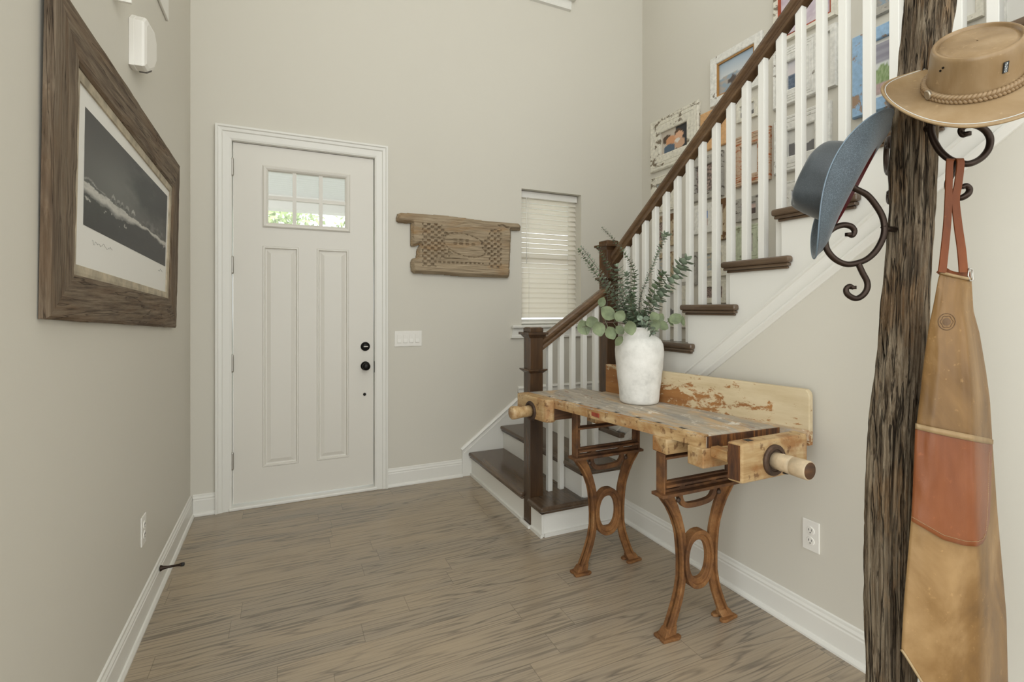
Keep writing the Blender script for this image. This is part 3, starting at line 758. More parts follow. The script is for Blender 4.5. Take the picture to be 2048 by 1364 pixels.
# ------------------------------------------------------------------ railing
rl = thing('stair_railing', 'dark wood handrail with newel posts and white square balusters', 'stair railing', (1.40, 2.725, 0))
def newel(x, y, z0, ztop, neck, ws=0.089):
    h = ws/2; m = MB()
    def blk(a, z1, z2): m.box((x-a, y-a, z1), (x+a, y+a, z2))
    def fr(a1, a2, z1, z2):
        m.rings([[V(x-a, y-a, z), V(x+a, y-a, z), V(x+a, y+a, z), V(x-a, y+a, z)] for a, z in ((a1, z1), (a2, z2))])
    blk(h, z0, ztop-0.048); fr(h+0.001, h+0.017, ztop-0.066, ztop-0.046); blk(h+0.025, ztop-0.046, ztop-0.030)
    blk(h+0.002, ztop-0.030, ztop-0.006); fr(h+0.002, h-0.010, ztop-0.006, ztop)
    fr(h+0.0012, h+0.019, neck-0.018, neck-0.002); blk(h+0.021, neck-0.002, neck+0.007)
    return m.build('newel_post', 'dark_stained_oak', rl, bevel=0.0025)
newel(1.403, 2.725, 0.0, 1.218, 0.955)
newel(1.968, 2.725, LOW[2][0]+0.001, 1.786, 1.53)
m = MB(); m.box((1.338, 2.664, 0), (1.3565, 2.790, 0.020)); m.box((1.3565, 2.655, 0), (1.3625, 2.678, 0.020))
m.build('newel_shoe', 'trim_paint', rl, bevel=0.005)
RP = [(-0.024, -0.083), (0.024, -0.083), (0.024, -0.066), (0.018, -0.056), (0.020, -0.050), (0.031, -0.044), (0.035, -0.030), (0.033, -0.014), (0.024, -0.004), (0.010, 0.0), (-0.010, 0.0), (-0.024, -0.004), (-0.033, -0.014), (-0.035, -0.030), (-0.031, -0.044), (-0.020, -0.050), (-0.018, -0.056), (-0.024, -0.066)]
def ztop_low(x): return 1.184+0.680*(x-1.498)
def ztop_up(y): return 1.747+0.7486*(2.624-y)
XR = 1.985
MB().rings([[V(x, 2.725+a, ztop_low(x)+b) for a, b in RP] for x in (1.447, 1.924)]).build('handrail', 'dark_stained_rail', rl, bevel=0.003)
MB().rings([[V(XR+a, y, ztop_up(y)+b) for a, b in RP] for y in (2.68, -0.45)]).build('handrail', 'dark_stained_long', rl, bevel=0.003)
BW = 0.0155
for x, k in ((1.516, 0), (1.600, 0), (1.686, 1), (1.772, 1), (1.862, 1)):
    zt = [ztop_low(x-BW)-0.082, ztop_low(x+BW)-0.082]; zb = LOW[k][0]+0.0005; y0, y1 = 2.725-BW, 2.725+BW
    m = MB(); m.add([(x-BW, y0, zb), (x+BW, y0, zb), (x+BW, y1, zb), (x-BW, y1, zb), (x-BW, y0, zt[0]), (x+BW, y0, zt[1]), (x+BW, y1, zt[1]), (x-BW, y1, zt[0])], [(0, 3, 2, 1), (4, 5, 6, 7), (0, 1, 5, 4), (1, 2, 6, 5), (2, 3, 7, 6), (3, 0, 4, 7)])
    m.build('baluster', 'trim_paint', rl, bevel=0.0015)
y = 1.116+0.0899*16
ys = []
while y > -0.2: ys.append(y); y -= 0.0899
for y in ys:
    k = max(i for i, (z, yy) in enumerate(UP) if yy-NOSE-0.002 > y-0.0 or i == 0)
    zb = UP[k][0]+0.0005
    zt = [ztop_up(y-BW)-0.082, ztop_up(y+BW)-0.082]; x0, x1 = XR-BW, XR+BW
    m = MB(); m.add([(x0, y-BW, zb), (x1, y-BW, zb), (x1, y+BW, zb), (x0, y+BW, zb), (x0, y-BW, zt[0]), (x1, y-BW, zt[0]), (x1, y+BW, zt[1]), (x0, y+BW, zt[1])], [(0, 3, 2, 1), (4, 5, 6, 7), (0, 1, 5, 4), (1, 2, 6, 5), (2, 3, 7, 6), (3, 0, 4, 7)])
    m.build('baluster', 'trim_paint', rl, bevel=0.0015)

# ------------------------------------------------------------------ pictures: printed colours laid out on a fine grid
def print_sheet(name, c00, c10, c11, c01, fn, nx, ny, parent):
    """flat print between four corners; fn(s,t) gives its ink colour, t upwards"""
    m = MB(); c00, c10, c11, c01 = map(Vector, (c00, c10, c11, c01))
    m.grid(lambda s, t: (c00*(1-s)+c10*s)*(1-t)+(c01*(1-s)+c11*s)*t, nx, ny)
    o = m.build(name, 'printed_picture', parent)
    ca_ = o.data.color_attributes.new('Col', 'FLOAT_COLOR', 'POINT')
    for j in range(ny):
        for i in range(nx):
            ca_.data[j*nx+i].color = rgba(fn(i/(nx-1), j/(ny-1)))
    return o
def mixc(a, b, t):
    t = clamp(t); return tuple(x+(y-x)*t for x, y in zip(a, b))
# --- the big one on the left wall: corners (near/far, bottom/top) on a plane leaning slightly off the wall
def fp(y, z, off=0.0):
    """point on the picture's leaning face: x from height; off = depth behind the face"""
    return V(-0.523+0.008*(z-1.27)/0.85-off, y, z)
OUT = [(1.572, 1.306), (3.170, 1.230), (3.211, 2.117), (1.585, 2.160)]
INN = [(1.741, 1.426), (2.990, 1.383), (3.055, 1.959), (1.757, 2.011)]
big = thing('framed_photograph', 'large black and white landscape photograph in a wide weathered wood frame', 'framed picture', (XL+0.003, 2.25, 1.24))
def bar(i, mat):
    j = (i+1) % 4; a, b, c, d = OUT[i], OUT[j], INN[j], INN[i]
    n = 28; ci = V((OUT[0][0]+OUT[2][0])/2, (OUT[0][1]+OUT[2][1])/2, 0)
    def P2(p, q, t): return (lerp(p[0], q[0], t), lerp(p[1], q[1], t))
    rings = []
    for k in range(n+1):
        t = k/n; o_ = P2(a, b, t); i_ = P2(d, c, t); w_ = 0.0015*fbm(t*9, i*3.1)*2
        mid = [P2(o_, i_, s) for s in (0.0, 0.06, 0.3, 0.6, 0.94, 1.0)]
        r = []
        for s, q in zip((0.0, 0.06, 0.3, 0.6, 0.94, 1.0), mid):
            dp = (0.006 if s in (0.0, 1.0) else 0.0)+0.003*(fbm(t*14+s*6, i*5.0+s*9))
            r.append(fp(q[0]+(w_*4 if s == 0 else 0), q[1]+(w_*4 if s == 0 else 0), dp))
        e = fp(i_[0], i_[1], 0.0195); f_ = fp(o_[0], o_[1], 0.0195)
        r += [e, f_]
        rings.append(r)
    MB().rings(rings).build('frame_rail', mat, big)
for i, mt in enumerate(('weathered_frame_wood', 'weathered_frame_wood_upright', 'weathered_frame_wood', 'weathered_frame_wood_upright')): bar(i, mt)
def inset(q, dy, dz):
    cy = sum(p[0] for p in q)/4; cz = sum(p[1] for p in q)/4
    return [(p[0]+(dy if p[0] < cy else -dy), p[1]+(dz if p[1] < cz else -dz)) for p in q]
IN2 = inset(INN, 0.034, 0.030)
m = MB(); m.rings([[fp(y, z, 0.009) for y, z in inset(INN, -0.004, -0.004)], [fp(y, z, 0.008) for y, z in inset(INN, 0.01, 0.01)], [fp(y, z, 0.010) for y, z in IN2], [fp(y, z, 0.018) for y, z in IN2]], cap=False)
m.build('inner_fillet', plain('pale_driftwood', (176, 164, 142), 0.7, var=0.15, vscale=14), big)
m = MB(); q = inset(INN, 0.03, 0.026); m.rings([[fp(y, z, 0.0155) for y, z in q], [fp(y, z, 0.0185) for y, z in q]]); m.build('mat_board', 'mat_board', big)
m = MB(); q = inset(INN, -0.006, -0.006); m.rings([[fp(y, z, 0.0188) for y, z in q], [fp(y, z, 0.0205) for y, z in q]]); m.build('backing_board', 'mat_board', big)
def ink(s, t):
    # night sky over a pale dune line with bushes, dark water below
    n1 = fbm(s*3.2, t*3.5, 1.7, 5); n2 = fbm(s*14, t*16, 5.0, 4)
    g = 0.31-0.25*sm(0.2, 1.0, s)*sm(0.3, 0.8, t)-0.07*sm(0.5, 1.0, t)+0.07*math.exp(-((s-0.3)/0.25)**2-((t-0.6)/0.3)**2)
    g += n1*0.34*sm(0.25, 0.6, s)*sm(0.4, 0.6, t)
    hz_ = 0.37-0.04*s+0.008*math.sin(s*40)
    up = t-hz_
    th = 0.0
    for c, hh, ww in ((0.05, 0.05, 0.06), (0.13, 0.035, 0.05), (0.25, 0.085, 0.022), (0.30, 0.075, 0.022), (0.34, 0.07, 0.018), (0.40, 0.085, 0.026), (0.47, 0.09, 0.028), (0.60, 0.06, 0.04), (0.70, 0.12, 0.055), (0.76, 0.14, 0.05), (0.86, 0.12, 0.06), (0.92, 0.10, 0.06)):
        k = 1-((s-c)/ww)**2
        if k > 0: th = max(th, hh*math.sqrt(k))
    if up > 0:
        if up < th:
            g = 0.20+0.22*clamp(0.5+n2*1.6)+(0.25 if up > th*0.6 and s < 0.55 else 0)
    else:
        dw = 0.10+0.03*math.sin(s*7)+0.05*n1-0.05*s
        if -up < dw: g = 0.80-0.25*abs(n2)-0.35*sm(0.5, 1.0, -up/dw)
        else: g = 0.115+0.04*n2+0.05*(1-s)+(0.5 if n2 > 0.33 and -up < dw*1.7 else 0)
    g = clamp(g, 0.03, 1.0)*0.95
    v = 255*g**0.95; return (v*1.0, v*0.985, v*0.95)
IM = [(1.845, 1.578), (2.946, 1.541), (2.980, 1.897), (1.850, 1.927)]
print_sheet('print', *[fp(y, z, 0.0150) for y, z in IM], ink, 220, 110, big)
for nm, y0, y1, z0, seed in (('pencil_title', 1.92, 2.13, 1.535, 2), ('pencil_signature', 2.80, 2.90, 1.515, 4)):
    rnd = random.Random(seed); n = int((y1-y0)/0.007)
    MB().tube([fp(y0+k*0.007, z0+rnd.uniform(-0.007, 0.007), 0.0151) for k in range(n)], 0.0005, 5).build(nm, MAT.get('pencil') or plain('pencil', (150, 148, 144), 0.8), big)
# siren, vent and chime box on the left wall
sr = thing('alarm_siren', 'white plastic alarm sounder high on the wall past the big photograph', 'alarm siren', (XL, 2.45, 2.27))
oct_ = [(2.350, 2.275), (2.405, 2.275), (2.510, 2.330), (2.556, 2.385), (2.556, 2.470), (2.520, 2.500), (2.390, 2.488), (2.350, 2.455)]
cy, cz = 2.45, 2.385
def octr(s, x): return [V(x, cy+(y-cy)*s, cz+(z-cz)*s) for y, z in oct_]
MB().rings([octr(1.0, XL+0.0005), octr(1.0, XL+0.016), octr(0.985, XL+0.018), octr(0.985, XL+0.042), octr(0.95, XL+0.050), octr(0.80, XL+0.055)]).build('housing', 'white_plastic', sr, smooth=False, bevel=0.003)
m = MB()
for k in range(7):
    y = 2.415+k*0.0125; z = 2.280+k*0.0066
    m.box((XL+0.020, y, z-0.0035), (XL+0.046, y+0.005, z+0.006))
m.build('sounder_slots', plain('slot_grey', (120, 118, 112), 0.7), sr)
o = thing('wall_vent_cover', 'white flat vent cover high on the wall nearer the door corner', 'vent cover', (XL, 2.7, 2.80))
MB().box((XL+0.0005, 2.45, 2.795), (XL+0.012, 3.02, 3.15)).build('cover_frame', 'trim_paint', o, bevel=0.003)
o = thing('wall_bracket', 'small white wall bracket between the big photograph and the alarm sounder', 'bracket', (XL, 2.156, 2.412))
MB().box((XL+0.0005, 2.150, 2.412), (XL+0.055, 2.162, 2.56)).build('arm', 'white_plastic', o, bevel=0.002)
MB().box((XL+0.0003, 2.140, 2.45), (XL+0.006, 2.172, 2.58)).build('back_plate', 'white_plastic', o, bevel=0.002)
# outlets, switches, door stop
def outlet(M, label):
    t_ = thing('electrical_outlet', label, 'electrical outlet', M.translation, 0)
    MB().box((-0.036, -0.006, -0.062), (0.036, -0.0003, 0.062), M).build('cover_plate', 'white_plastic', t_, bevel=0.003)
    for s_ in (-1, 1):
        q = MB(); q.lathe([(0.0165, 0.0055), (0.0165, 0.0075), (0.0155, 0.0085)], 24, M @ T(0, 0, s_*0.021) @ RX(math.pi/2))
        r = q.build('socket', 'white_plastic', t_)
        m2 = MB()
        for dx in (-0.006, 0.006): m2.box((dx-0.001, -0.0092, s_*0.021-0.001), (dx+0.001, -0.0084, s_*0.021+0.008), M)
        m2.lathe([(0.0024, 0.0084), (0.0024, 0.0092)], 10, M @ T(0, 0, s_*0.021-0.008) @ RX(math.pi/2))
        m2.build('slots', 'outlet_slot', r)
    return t_
outlet(T(XL, 2.56, 0.393) @ RZ(math.pi/2), 'white outlet low on the wall by the door stop')
outlet(T(XS, 1.315, 0.408) @ RZ(-math.pi/2), 'white outlet low on the wall behind the workbench')
sw = thing('light_switch', 'white four gang switch plate right of the front door', 'light switch', (0.857, YD, 1.105))
MB().box((0.753, YD-0.006, 1.046), (0.961, YD-0.0003, 1.164)).build('cover_plate', 'white_plastic', sw, bevel=0.003)
for k in range(4):
    x = 0.857+(k-1.5)*0.046
    MB().box((x-0.0165, YD-0.0085, 1.072), (x+0.0165, YD-0.0055, 1.138)).build('rocker', 'white_plastic', sw, bevel=0.002)
    MB().add([(x-0.013, YD-0.0088, 1.105), (x+0.013, YD-0.0088, 1.105), (x+0.013, YD-0.0135, 1.078), (x-0.013, YD-0.0135, 1.078), (x-0.013, YD-0.0084, 1.078), (x+0.013, YD-0.0084, 1.078)], [(0, 1, 2, 3), (3, 2, 5, 4), (0, 3, 4), (1, 5, 2), (0, 4, 5, 1)]).build('paddle', 'white_plastic', sw)
ds = thing('door_stop', 'dark bronze door stop sticking out of the left baseboard', 'door stop', (XL+0.014, 2.815, 0.105))
pr_ = [(0.0, 0.014), (0.004, 0.0135), (0.012, 0.009), (0.03, 0.0058), (0.06, 0.005), (0.078, 0.0066), (0.084, 0.009)]
MB().lathe([(r, h) for h, r in pr_], 18, T(XL+0.0142, 2.815, 0.105) @ RY(math.pi/2)).build('stem', 'bronze_metal', ds, smooth=True)
MB().lathe([(0.0088, 0.0842), (0.0092, 0.090), (0.008, 0.096), (0.004, 0.098)], 18, T(XL+0.0142, 2.815, 0.105) @ RY(math.pi/2)).build('bumper', 'outlet_slot', ds, smooth=True)
# ------------------------------------------------------------------ gallery on the stairwell wall (frames face -x; s runs from the far to the near side)
GROUP = None
def gallery(label, y0, y1, z0, z1, mat, bw, fn, dep=0.022, lip=None, board=0.0, nx=26, ny=26, name='picture_frame', steps=0, bws=None):
    """y0 far edge > y1 near edge; bw = width of the frame bars; lip = inner strip material; board = width of the white mount"""
    g = thing(name, label, 'framed picture', (XG, (y0+y1)/2, z0))
    xw = XG-0.0012
    L, R_, B_, T_ = bws if bws else (bw, bw, bw, bw)
    def rc(k, x, e=0.0): return [V(x, y0-L*k-e, z0+B_*k+e), V(x, y1+R_*k+e, z0+B_*k+e), V(x, y1+R_*k+e, z1-T_*k-e), V(x, y0-L*k-e, z1-T_*k-e)]
    rings = [rc(0, xw), rc(0, xw-dep*0.7), rc(0.08, xw-dep)]
    for k in range(steps):
        a = 0.2+0.5*k/max(steps, 1)
        rings += [rc(a, xw-dep+0.001), rc(a+0.03, xw-dep+0.005), rc(a+0.08, xw-dep+0.001)]
    rings += [rc(0.92, xw-dep*0.95), rc(1.0, xw-dep*0.8), rc(1.0, xw-0.004)]
    MB().rings(rings, cap=False).build('frame', mat, g)
    e = 0.0
    if lip:
        MB().rings([rc(1.0, xw-0.004, -0.001), rc(1.0, xw-dep*0.7, -0.001), rc(1.0, xw-dep*0.6, 0.012), rc(1.0, xw-0.004, 0.012)], cap=False).build('inner_lip', lip, g); e = 0.012
    if board:
        MB().rings([rc(1.0, xw-0.002, e-0.001), rc(1.0, xw-0.006, e-0.001)]).build('mount', 'mat_board', g); e += board
    if fn:
        q = rc(1.0, xw-0.0065 if board else xw-0.004, e-(0.0 if board else 0.001))
        print_sheet('picture', q[0], q[1], q[2], q[3], fn, nx, ny, g)
    return g
def ph_kids(s, t):
    c = (64, 64, 66) if s > 0.52 else (200, 190, 176)
    for (a, b, r, col) in ((0.22, 0.62, 0.17, (92, 78, 66)), (0.36, 0.5, 0.2, (214, 158, 118)), (0.62, 0.74, 0.13, (96, 74, 58)), (0.66, 0.6, 0.15, (222, 176, 144)), (0.3, 0.14, 0.22, (88, 104, 122)), (0.68, 0.26, 0.2, (206, 168, 140)), (0.6, 0.42, 0.09, (226, 220, 212))):
        if (s-a)**2+((t-b)*0.9)**2 < r*r: c = col
    return c
def ph_sea(s, t):
    h = 0.5+0.05*math.sin(s*5)
    if t > h: return mixc((206, 210, 212), (160, 178, 194), (t-h)*2)
    r = (176, 168, 160) if fbm(s*5, t*7) > 0.06 else (150, 166, 178)
    return mixc(r, (92, 84, 80), 1.0 if abs(s-0.4)+abs(t-0.32) < 0.16 else 0.0)
def ph_dusk(s, t):
    return mixc((226, 214, 212), (204, 204, 210), t*1.4-0.6) if t > 0.52 else mixc((88, 100, 118), (120, 132, 148), 0.5+fbm(s*4, t*14)*2)
def ph_beach(s, t):
    return mixc((120, 168, 226), (70, 120, 200), t) if t > 0.5 else mixc((196, 190, 180), (204, 170, 160), 0.5+2*fbm(s*9, t*9))
def ph_grey(s, t):
    return (118, 116, 116) if t < 0.42+0.08*math.sin(s*6+1) else (214, 212, 206)
def ph_lilac(s, t):
    return mixc((196, 180, 192), (214, 204, 210), 0.5+fbm(s*9, t*9)*2)
def ph_tree(s, t):
    if t > 0.62: return mixc((150, 148, 160), (172, 170, 180), 0.5+0.5*math.sin(t*40))
    if t < 0.22: return mixc((206, 176, 176), (176, 160, 152), 0.5+fbm(s*8, t*8)*2)
    return mixc((132, 156, 104), (176, 192, 150), 0.5+2*fbm(s*9, t*9)) if t < 0.36+0.22*math.sin(s*2.6-0.2)+0.06*fbm(s*14, t*3) else (226, 229, 226)
def ph_dark(s, t):
    return mixc((96, 84, 80), (206, 182, 172), sm(0.48, 0.56, t)) if t < 0.85 else (196, 192, 186)
def ph_map(s, t): return mixc((206, 194, 172), (170, 178, 182), 0.5+fbm(s*7, t*7, 3)*3)
def ph_boat(s, t):
    return (86, 80, 78) if abs(s-0.35) < 0.10*(1-t)+0.03 and t < 0.75 else mixc((214, 206, 198), (160, 160, 160), 0.3 if t > 0.4 else 0.7)
def ph_floral(s, t): return mixc((92, 84, 80), (186, 162, 150), 0.5+fbm(s*12, t*12, 8)*3)
def ph_lines(s, t): return (236, 234, 228)
gallery('wide chipped cream frame with a photo of two children, nearest the room corner', 3.600, 3.016, 2.578, 3.038, 'chipped_cream', 0.13, ph_kids, 0.03, steps=2)
gallery('chipped cream frame hanging right under the two children photo', 3.600, 3.276, 2.196, 2.529, 'chipped_cream', 0.07, ph_map, steps=1)
gallery('white painted frame with gold lip and a seascape, above the handrail', 2.896, 2.432, 2.921, 3.304, 'chipped_white', 0.062, ph_sea, 0.028, lip='gold_lip')
gallery('plain orange wood frame behind the handrail, under the seascape', 3.005, 2.740, 2.596, 2.907, 'orange_wood', 0.085, ph_map)
gallery('tiny cream frame with a grey portrait, right of the orange wood frame', 2.649, 2.472, 2.714, 2.855, 'chipped_cream', 0.028, ph_grey)
gallery('frame of red and rust coloured slats with a pale picture', 2.662, 2.368, 2.234, 2.606, 'rust_slats', 0.10, ph_lines, 0.03, bws=(0.05, 0.10, 0.075, 0.085), steps=2)
gallery('grey board frame with a dark floral print, right of the two children photo', 3.098, 2.776, 2.206, 2.555, 'grey_boards', 0.07, ph_floral, 0.035, bws=(0.05, 0.03, 0.07, 0.07))
gallery('white frame with a blue sky beach photo, below the grey board frame', 3.086, 2.866, 1.94, 2.178, 'chipped_white', 0.06, ph_beach)
gallery('flaking brown and cream wood panel frame beside the beach photo', 2.861, 2.740, 1.863, 2.184, 'chipped_brown', 0.04, ph_lines)
gallery('beige frame with an old map, under the beach photo', 3.016, 2.740, 1.585, 1.822, 'chipped_cream', 0.05, ph_map)
gallery('dark edged narrow picture left of the old map', 3.270, 3.048, 1.53, 1.80, 'grey_boards', 0.03, ph_lines)
gallery('grey white frame with a pink dusk photo, under the rust slat frame', 2.658, 2.440, 1.975, 2.148, 'grey_boards', 0.045, ph_dark)
gallery('pale green frame with a sailing boat photo', 2.658, 2.440, 1.678, 1.945, 'chipped_green', 0.07, ph_boat, steps=2)
gallery('white frame with many ridges around a blue dusk sea photo', 2.341, 2.028, 2.696, 3.085, 'chipped_white', 0.10, ph_dusk, 0.034, steps=3)
gallery('red frame with a lilac picture at the top of the wall', 2.337, 1.913, 3.132, 3.55, 'chipped_cream', 0.03, ph_lilac, 0.03, lip='red_slats')
gallery('narrow white panel frame beside the blue dusk sea photo', 2.018, 1.913, 2.70, 3.086, 'chipped_white', 0.035, ph_lines, 0.03)
gallery('large white weathered frame with a small grey photo, under the blue dusk sea photo', 2.337, 1.949, 2.25, 2.624, 'chipped_white', 0.10, ph_grey, 0.03, steps=2)
gallery('white moulded frame with a blue photo, low behind the blue grey hat', 2.273, 1.999, 1.925, 2.186, 'chipped_white', 0.07, ph_beach, 0.03, steps=1)
gt = gallery('flaking sky blue frame with a photo of a green tree', 1.819, 1.534, 2.458, 2.938, 'chipped_blue', 0.075, ph_tree, 0.03, board=0.02)
gallery('bare grey plank frame above the sky blue frame', 1.736, 1.541, 3.0, 3.25, 'grey_boards', 0.05, ph_sea)
gallery('cream frame with brown edge above the tan hat', 1.387, 1.215, 2.75, 3.12, 'chipped_cream', 0.03, ph_lines)
gallery('white picture at the near end of the wall, above the tan hat crown', 1.152, 0.95, 2.63, 2.95, 'chipped_white', 0.02, ph_lines)
gallery('cream frame behind the lower balusters, second below the two children photo', 3.582, 3.285, 1.884, 2.165, 'chipped_brown', 0.06, ph_floral)
gallery('brown frame behind the lower balusters, third below the two children photo', 3.582, 3.288, 1.604, 1.832, 'chipped_brown', 0.05, ph_map)
gallery('pale frame lowest on the wall, close to the landing', 3.476, 3.159, 1.17, 1.53, 'chipped_cream', 0.06, ph_grey)
gallery('cream frame under the old map', 3.016, 2.740, 1.375, 1.55, 'chipped_cream', 0.045, ph_floral)

# ------------------------------------------------------------------ carved board on the door wall
OUTL = [(0.872, 1.978), (0.837, 1.975), (0.776, 1.979), (0.763, 1.99), (0.761, 2.011), (0.771, 2.042), (0.802, 2.055), (1.0, 2.058), (1.129, 2.061), (1.24, 2.056), (1.471, 2.044), (1.566, 2.042), (1.7, 2.042), (1.775, 2.043), (1.797, 2.024), (1.791, 1.986), (1.75, 1.98), (1.703, 1.982), (1.706, 1.95), (1.7, 1.792), (1.694, 1.679), (1.688, 1.605), (1.678, 1.588), (1.651, 1.585), (1.471, 1.586), (1.24, 1.588), (1.102, 1.597), (0.894, 1.599), (0.875, 1.619), (0.868, 1.68), (0.88, 1.712), (0.912, 1.721), (0.918, 1.786), (0.939, 1.82), (0.902, 1.805), (0.872, 1.805), (0.869, 1.906)]
def inside(p, poly):
    x, y = p; c = False; j = len(poly)-1
    for i in range(len(poly)):
        (xi, yi), (xj, yj) = poly[i], poly[j]
        if (yi > y) != (yj > y) and x < (xj-xi)*(y-yi)/(yj-yi)+xi: c = not c
        j = i
    return c
def edge_dist(p, poly):
    x, y = p; b = 9
    for i in range(len(poly)):
        (x0, y0), (x1, y1) = poly[i-1], poly[i]; dx, dy = x1-x0, y1-y0
        t = clamp(((x-x0)*dx+(y-y0)*dy)/(dx*dx+dy*dy+1e-12)); b = min(b, math.hypot(x-x0-dx*t, y-y0-dy*t))
    return b
def carve(x, z):
    """depth cut into the board's face"""
    d = 0.0; cw, ch = 0.0275, 0.0205
    lens_u = 1.30; ex = (x-1.30)/0.185; ez = (z-1.832+0.17*(x-1.30))/0.088
    lens = ex*ex+ez*ez
    lft = 0.955 < x < 1.16+0.03*math.sin(z*90) and 1.655 < z < 1.985-0.10*sm(1.08, 1.2, x) and lens > 1.0
    if x > 1.06 and z < 1.72: lft = False
    rgt = (1.515 if z > 1.85 else 1.50) < x < 1.612 and 1.66 < z < 1.975
    if 1.43 < x <= 1.515 and abs(z-1.84) < (x-1.42)*1.2 and z > 1.70: rgt = True
    if lft or rgt:
        i = math.floor(x/cw); j = math.floor(z/ch)
        if (i+j) % 2 == 0:
            fx, fz = x/cw-i, z/ch-j
            d = 0.024*sm(0.02, 0.12, min(fx, 1-fx, fz, 1-fz))
    elif 1.0 < abs(ex)+0 or True:
        if 0.86 < lens < 1.12 and 1.12 < x < 1.47:
            a = math.atan2(ez, ex); saw = (a*13/math.pi) % 1.0
            d = 0.020*(1-saw)*sm(0.0, 0.1, 1.12-lens)*sm(0.86, 0.95, lens)
        for zr, xa, xb, wv in ((1.690, 1.07, 1.45, 0.036), (1.842, 1.19, 1.40, 0.05), (1.868, 1.19, 1.33, 0.05), (1.742, 1.06, 1.17, 0.04)):
            zz = z-(zr-0.03*(x-1.25)*0)
            if xa < x < xb and abs(zz) < 0.0085 and (x/wv) % 1.0 < 0.55: d = max(d, 0.019)
        if 1.04 < x < 1.32 and abs(z-1.712+0.012*math.sin(x*9)) < 0.003: d = max(d, 0.006)
    return d
cb = thing('carved_wood_board', 'weathered carved wood board hanging between front door and window', 'wall carving', (1.28, YD, 1.585))
NX_, NZ_ = 300, 140; x0, x1, z0, z1 = 0.757, 1.801, 1.581, 2.066
idx = {}; m = MB(); faces = []
def bh(x, z):
    e = edge_dist((x, z), OUTL)
    yf = 0.050-0.030*(1-sm(0.0, 0.026, e))
    kn = math.hypot((x-1.165)/0.075, (z-1.985)/0.035)
    yf += 0.008*math.exp(-kn*kn)
    w_ = z+0.035*math.exp(-kn*kn*0.4)*(1 if z > 1.985 else -0.5)
    yf += 0.0035*mn.noise((x*2.2, w_*70, 0))+0.0025*mn.noise((x*5, w_*160, 3))
    if z < 1.665: yf += 0.008*sm(1.665, 1.65, z)
    if 1.56 < x < 1.68 and abs(z-(2.018-0.16*(x-1.56)+0.006*math.sin(x*90))) < 0.006*sm(1.56, 1.6, x): yf -= 0.02
    return yf-carve(x, z)
for j in range(NZ_+1):
    for i in range(NX_+1):
        x = lerp(x0, x1, i/NX_); z = lerp(z0, z1, j/NZ_)
        if inside((x, z), OUTL): idx[(i, j)] = len(m.v); m.v.append(V(x, YD-0.004-bh(x, z), z))
nf = len(m.v); back = {}
for k in list(idx): back[k] = len(m.v); p = m.v[idx[k]]; m.v.append(V(p.x, YD-0.004, p.z))
cnt = {}
for j in range(NZ_):
    for i in range(NX_):
        q = [(i, j), (i+1, j), (i+1, j+1), (i, j+1)]
        if all(k in idx for k in q):
            m.f.append(tuple(idx[k] for k in q)); m.f.append(tuple(back[k] for k in q[::-1]))
            for a, b in zip(q, q[1:]+q[:1]): cnt[(a, b)] = 1
for (a, b) in cnt:
    if (b, a) not in cnt: m.f.append((idx[b], idx[a], back[a], back[b]))
m.build('board', 'carved_board_wood', cb, smooth=True)

# ------------------------------------------------------------------ workbench
wbn = thing('workbench', 'old wooden workbench with two vises on rusty cast iron legs', 'workbench', (1.57, 1.85, 0))
ZT = 0.860
# thick top with dog holes: built as a grid so that the holes are real
F0, F1 = V(1.424, 1.364, 0), V(1.270, 2.262, 0)           # front edge, near to far
def ftop(t, k):                                              # t along (0 near, 1 far), k across (0 front, 1 back)
    a = F0.lerp(V(1.236, 2.500, 0), t); b = V(1.800, 1.350, 0).lerp(V(1.610, 2.500, 0), t)
    return a.lerp(b, k)
TH = 0.046
tops = 90; wid = 40; m = MB(); hole = set()
for h in range(8):
    t = 0.10+h*0.105; i = int(t*tops)
    for di in (0, 1, 2):
        for dj in (2, 3, 4): hole.add((i+di, dj))
def topz(t, k):
    z = ZT-0.0025*abs(fbm(t*9, k*3, 2))*2
    if k < 0.03: z -= 0.006*abs(fbm(t*22, 1.0))*2+0.002
    if t < 0.012: z -= 0.004
    return z
vid = {}
for i in range(tops+1):
    for j in range(wid+1):
        p = ftop(i/tops, j/wid); zz = topz(i/tops, j/wid)
        if j == 0: p += V(1, 0, 0)*0.006*fbm(i*0.35, 3.0)
        vid[(i, j, 1)] = len(m.v); m.v.append(V(p.x, p.y, zz)); vid[(i, j, 0)] = len(m.v); m.v.append(V(p.x, p.y, ZT-TH))
def side(a, b): m.f.append((vid[(*a, 1)], vid[(*b, 1)], vid[(*b, 0)], vid[(*a, 0)]))
for i in range(tops):
    for j in range(wid):
        q = [(i, j), (i+1, j), (i+1, j+1), (i, j+1)]
        if (i, j) in hole:
            for a, b, nb in ((q[0], q[1], (i, j-1)), (q[1], q[2], (i+1, j)), (q[2], q[3], (i, j+1)), (q[3], q[0], (i-1, j))):
                if nb not in hole: side(a, b)
            continue
        m.f.append(tuple(vid[(*k, 1)] for k in q)); m.f.append(tuple(vid[(*k, 0)] for k in q[::-1]))
for i in range(tops): side((i, 0), (i+1, 0)); side((i+1, wid), (i, wid))
for j in range(wid): side((0, j+1), (0, j)); side((tops, j), (tops, j+1))
tp = m.build('top', 'bench_worktop', wbn)
for h in range(8):
    i = int((0.10+h*0.105)*tops)
    q = [ftop(a/tops, b/wid) for a, b in ((i, 2), (i+3, 2), (i+3, 5), (i, 5))]
    MB().prism([(p.x, p.y) for p in q], 'z', ZT-TH+0.001, ZT-0.0042).build('hole_shade_plug', 'outlet_slot', wbn)  # dark plugs just below the surface, colouring in the shade inside the holes
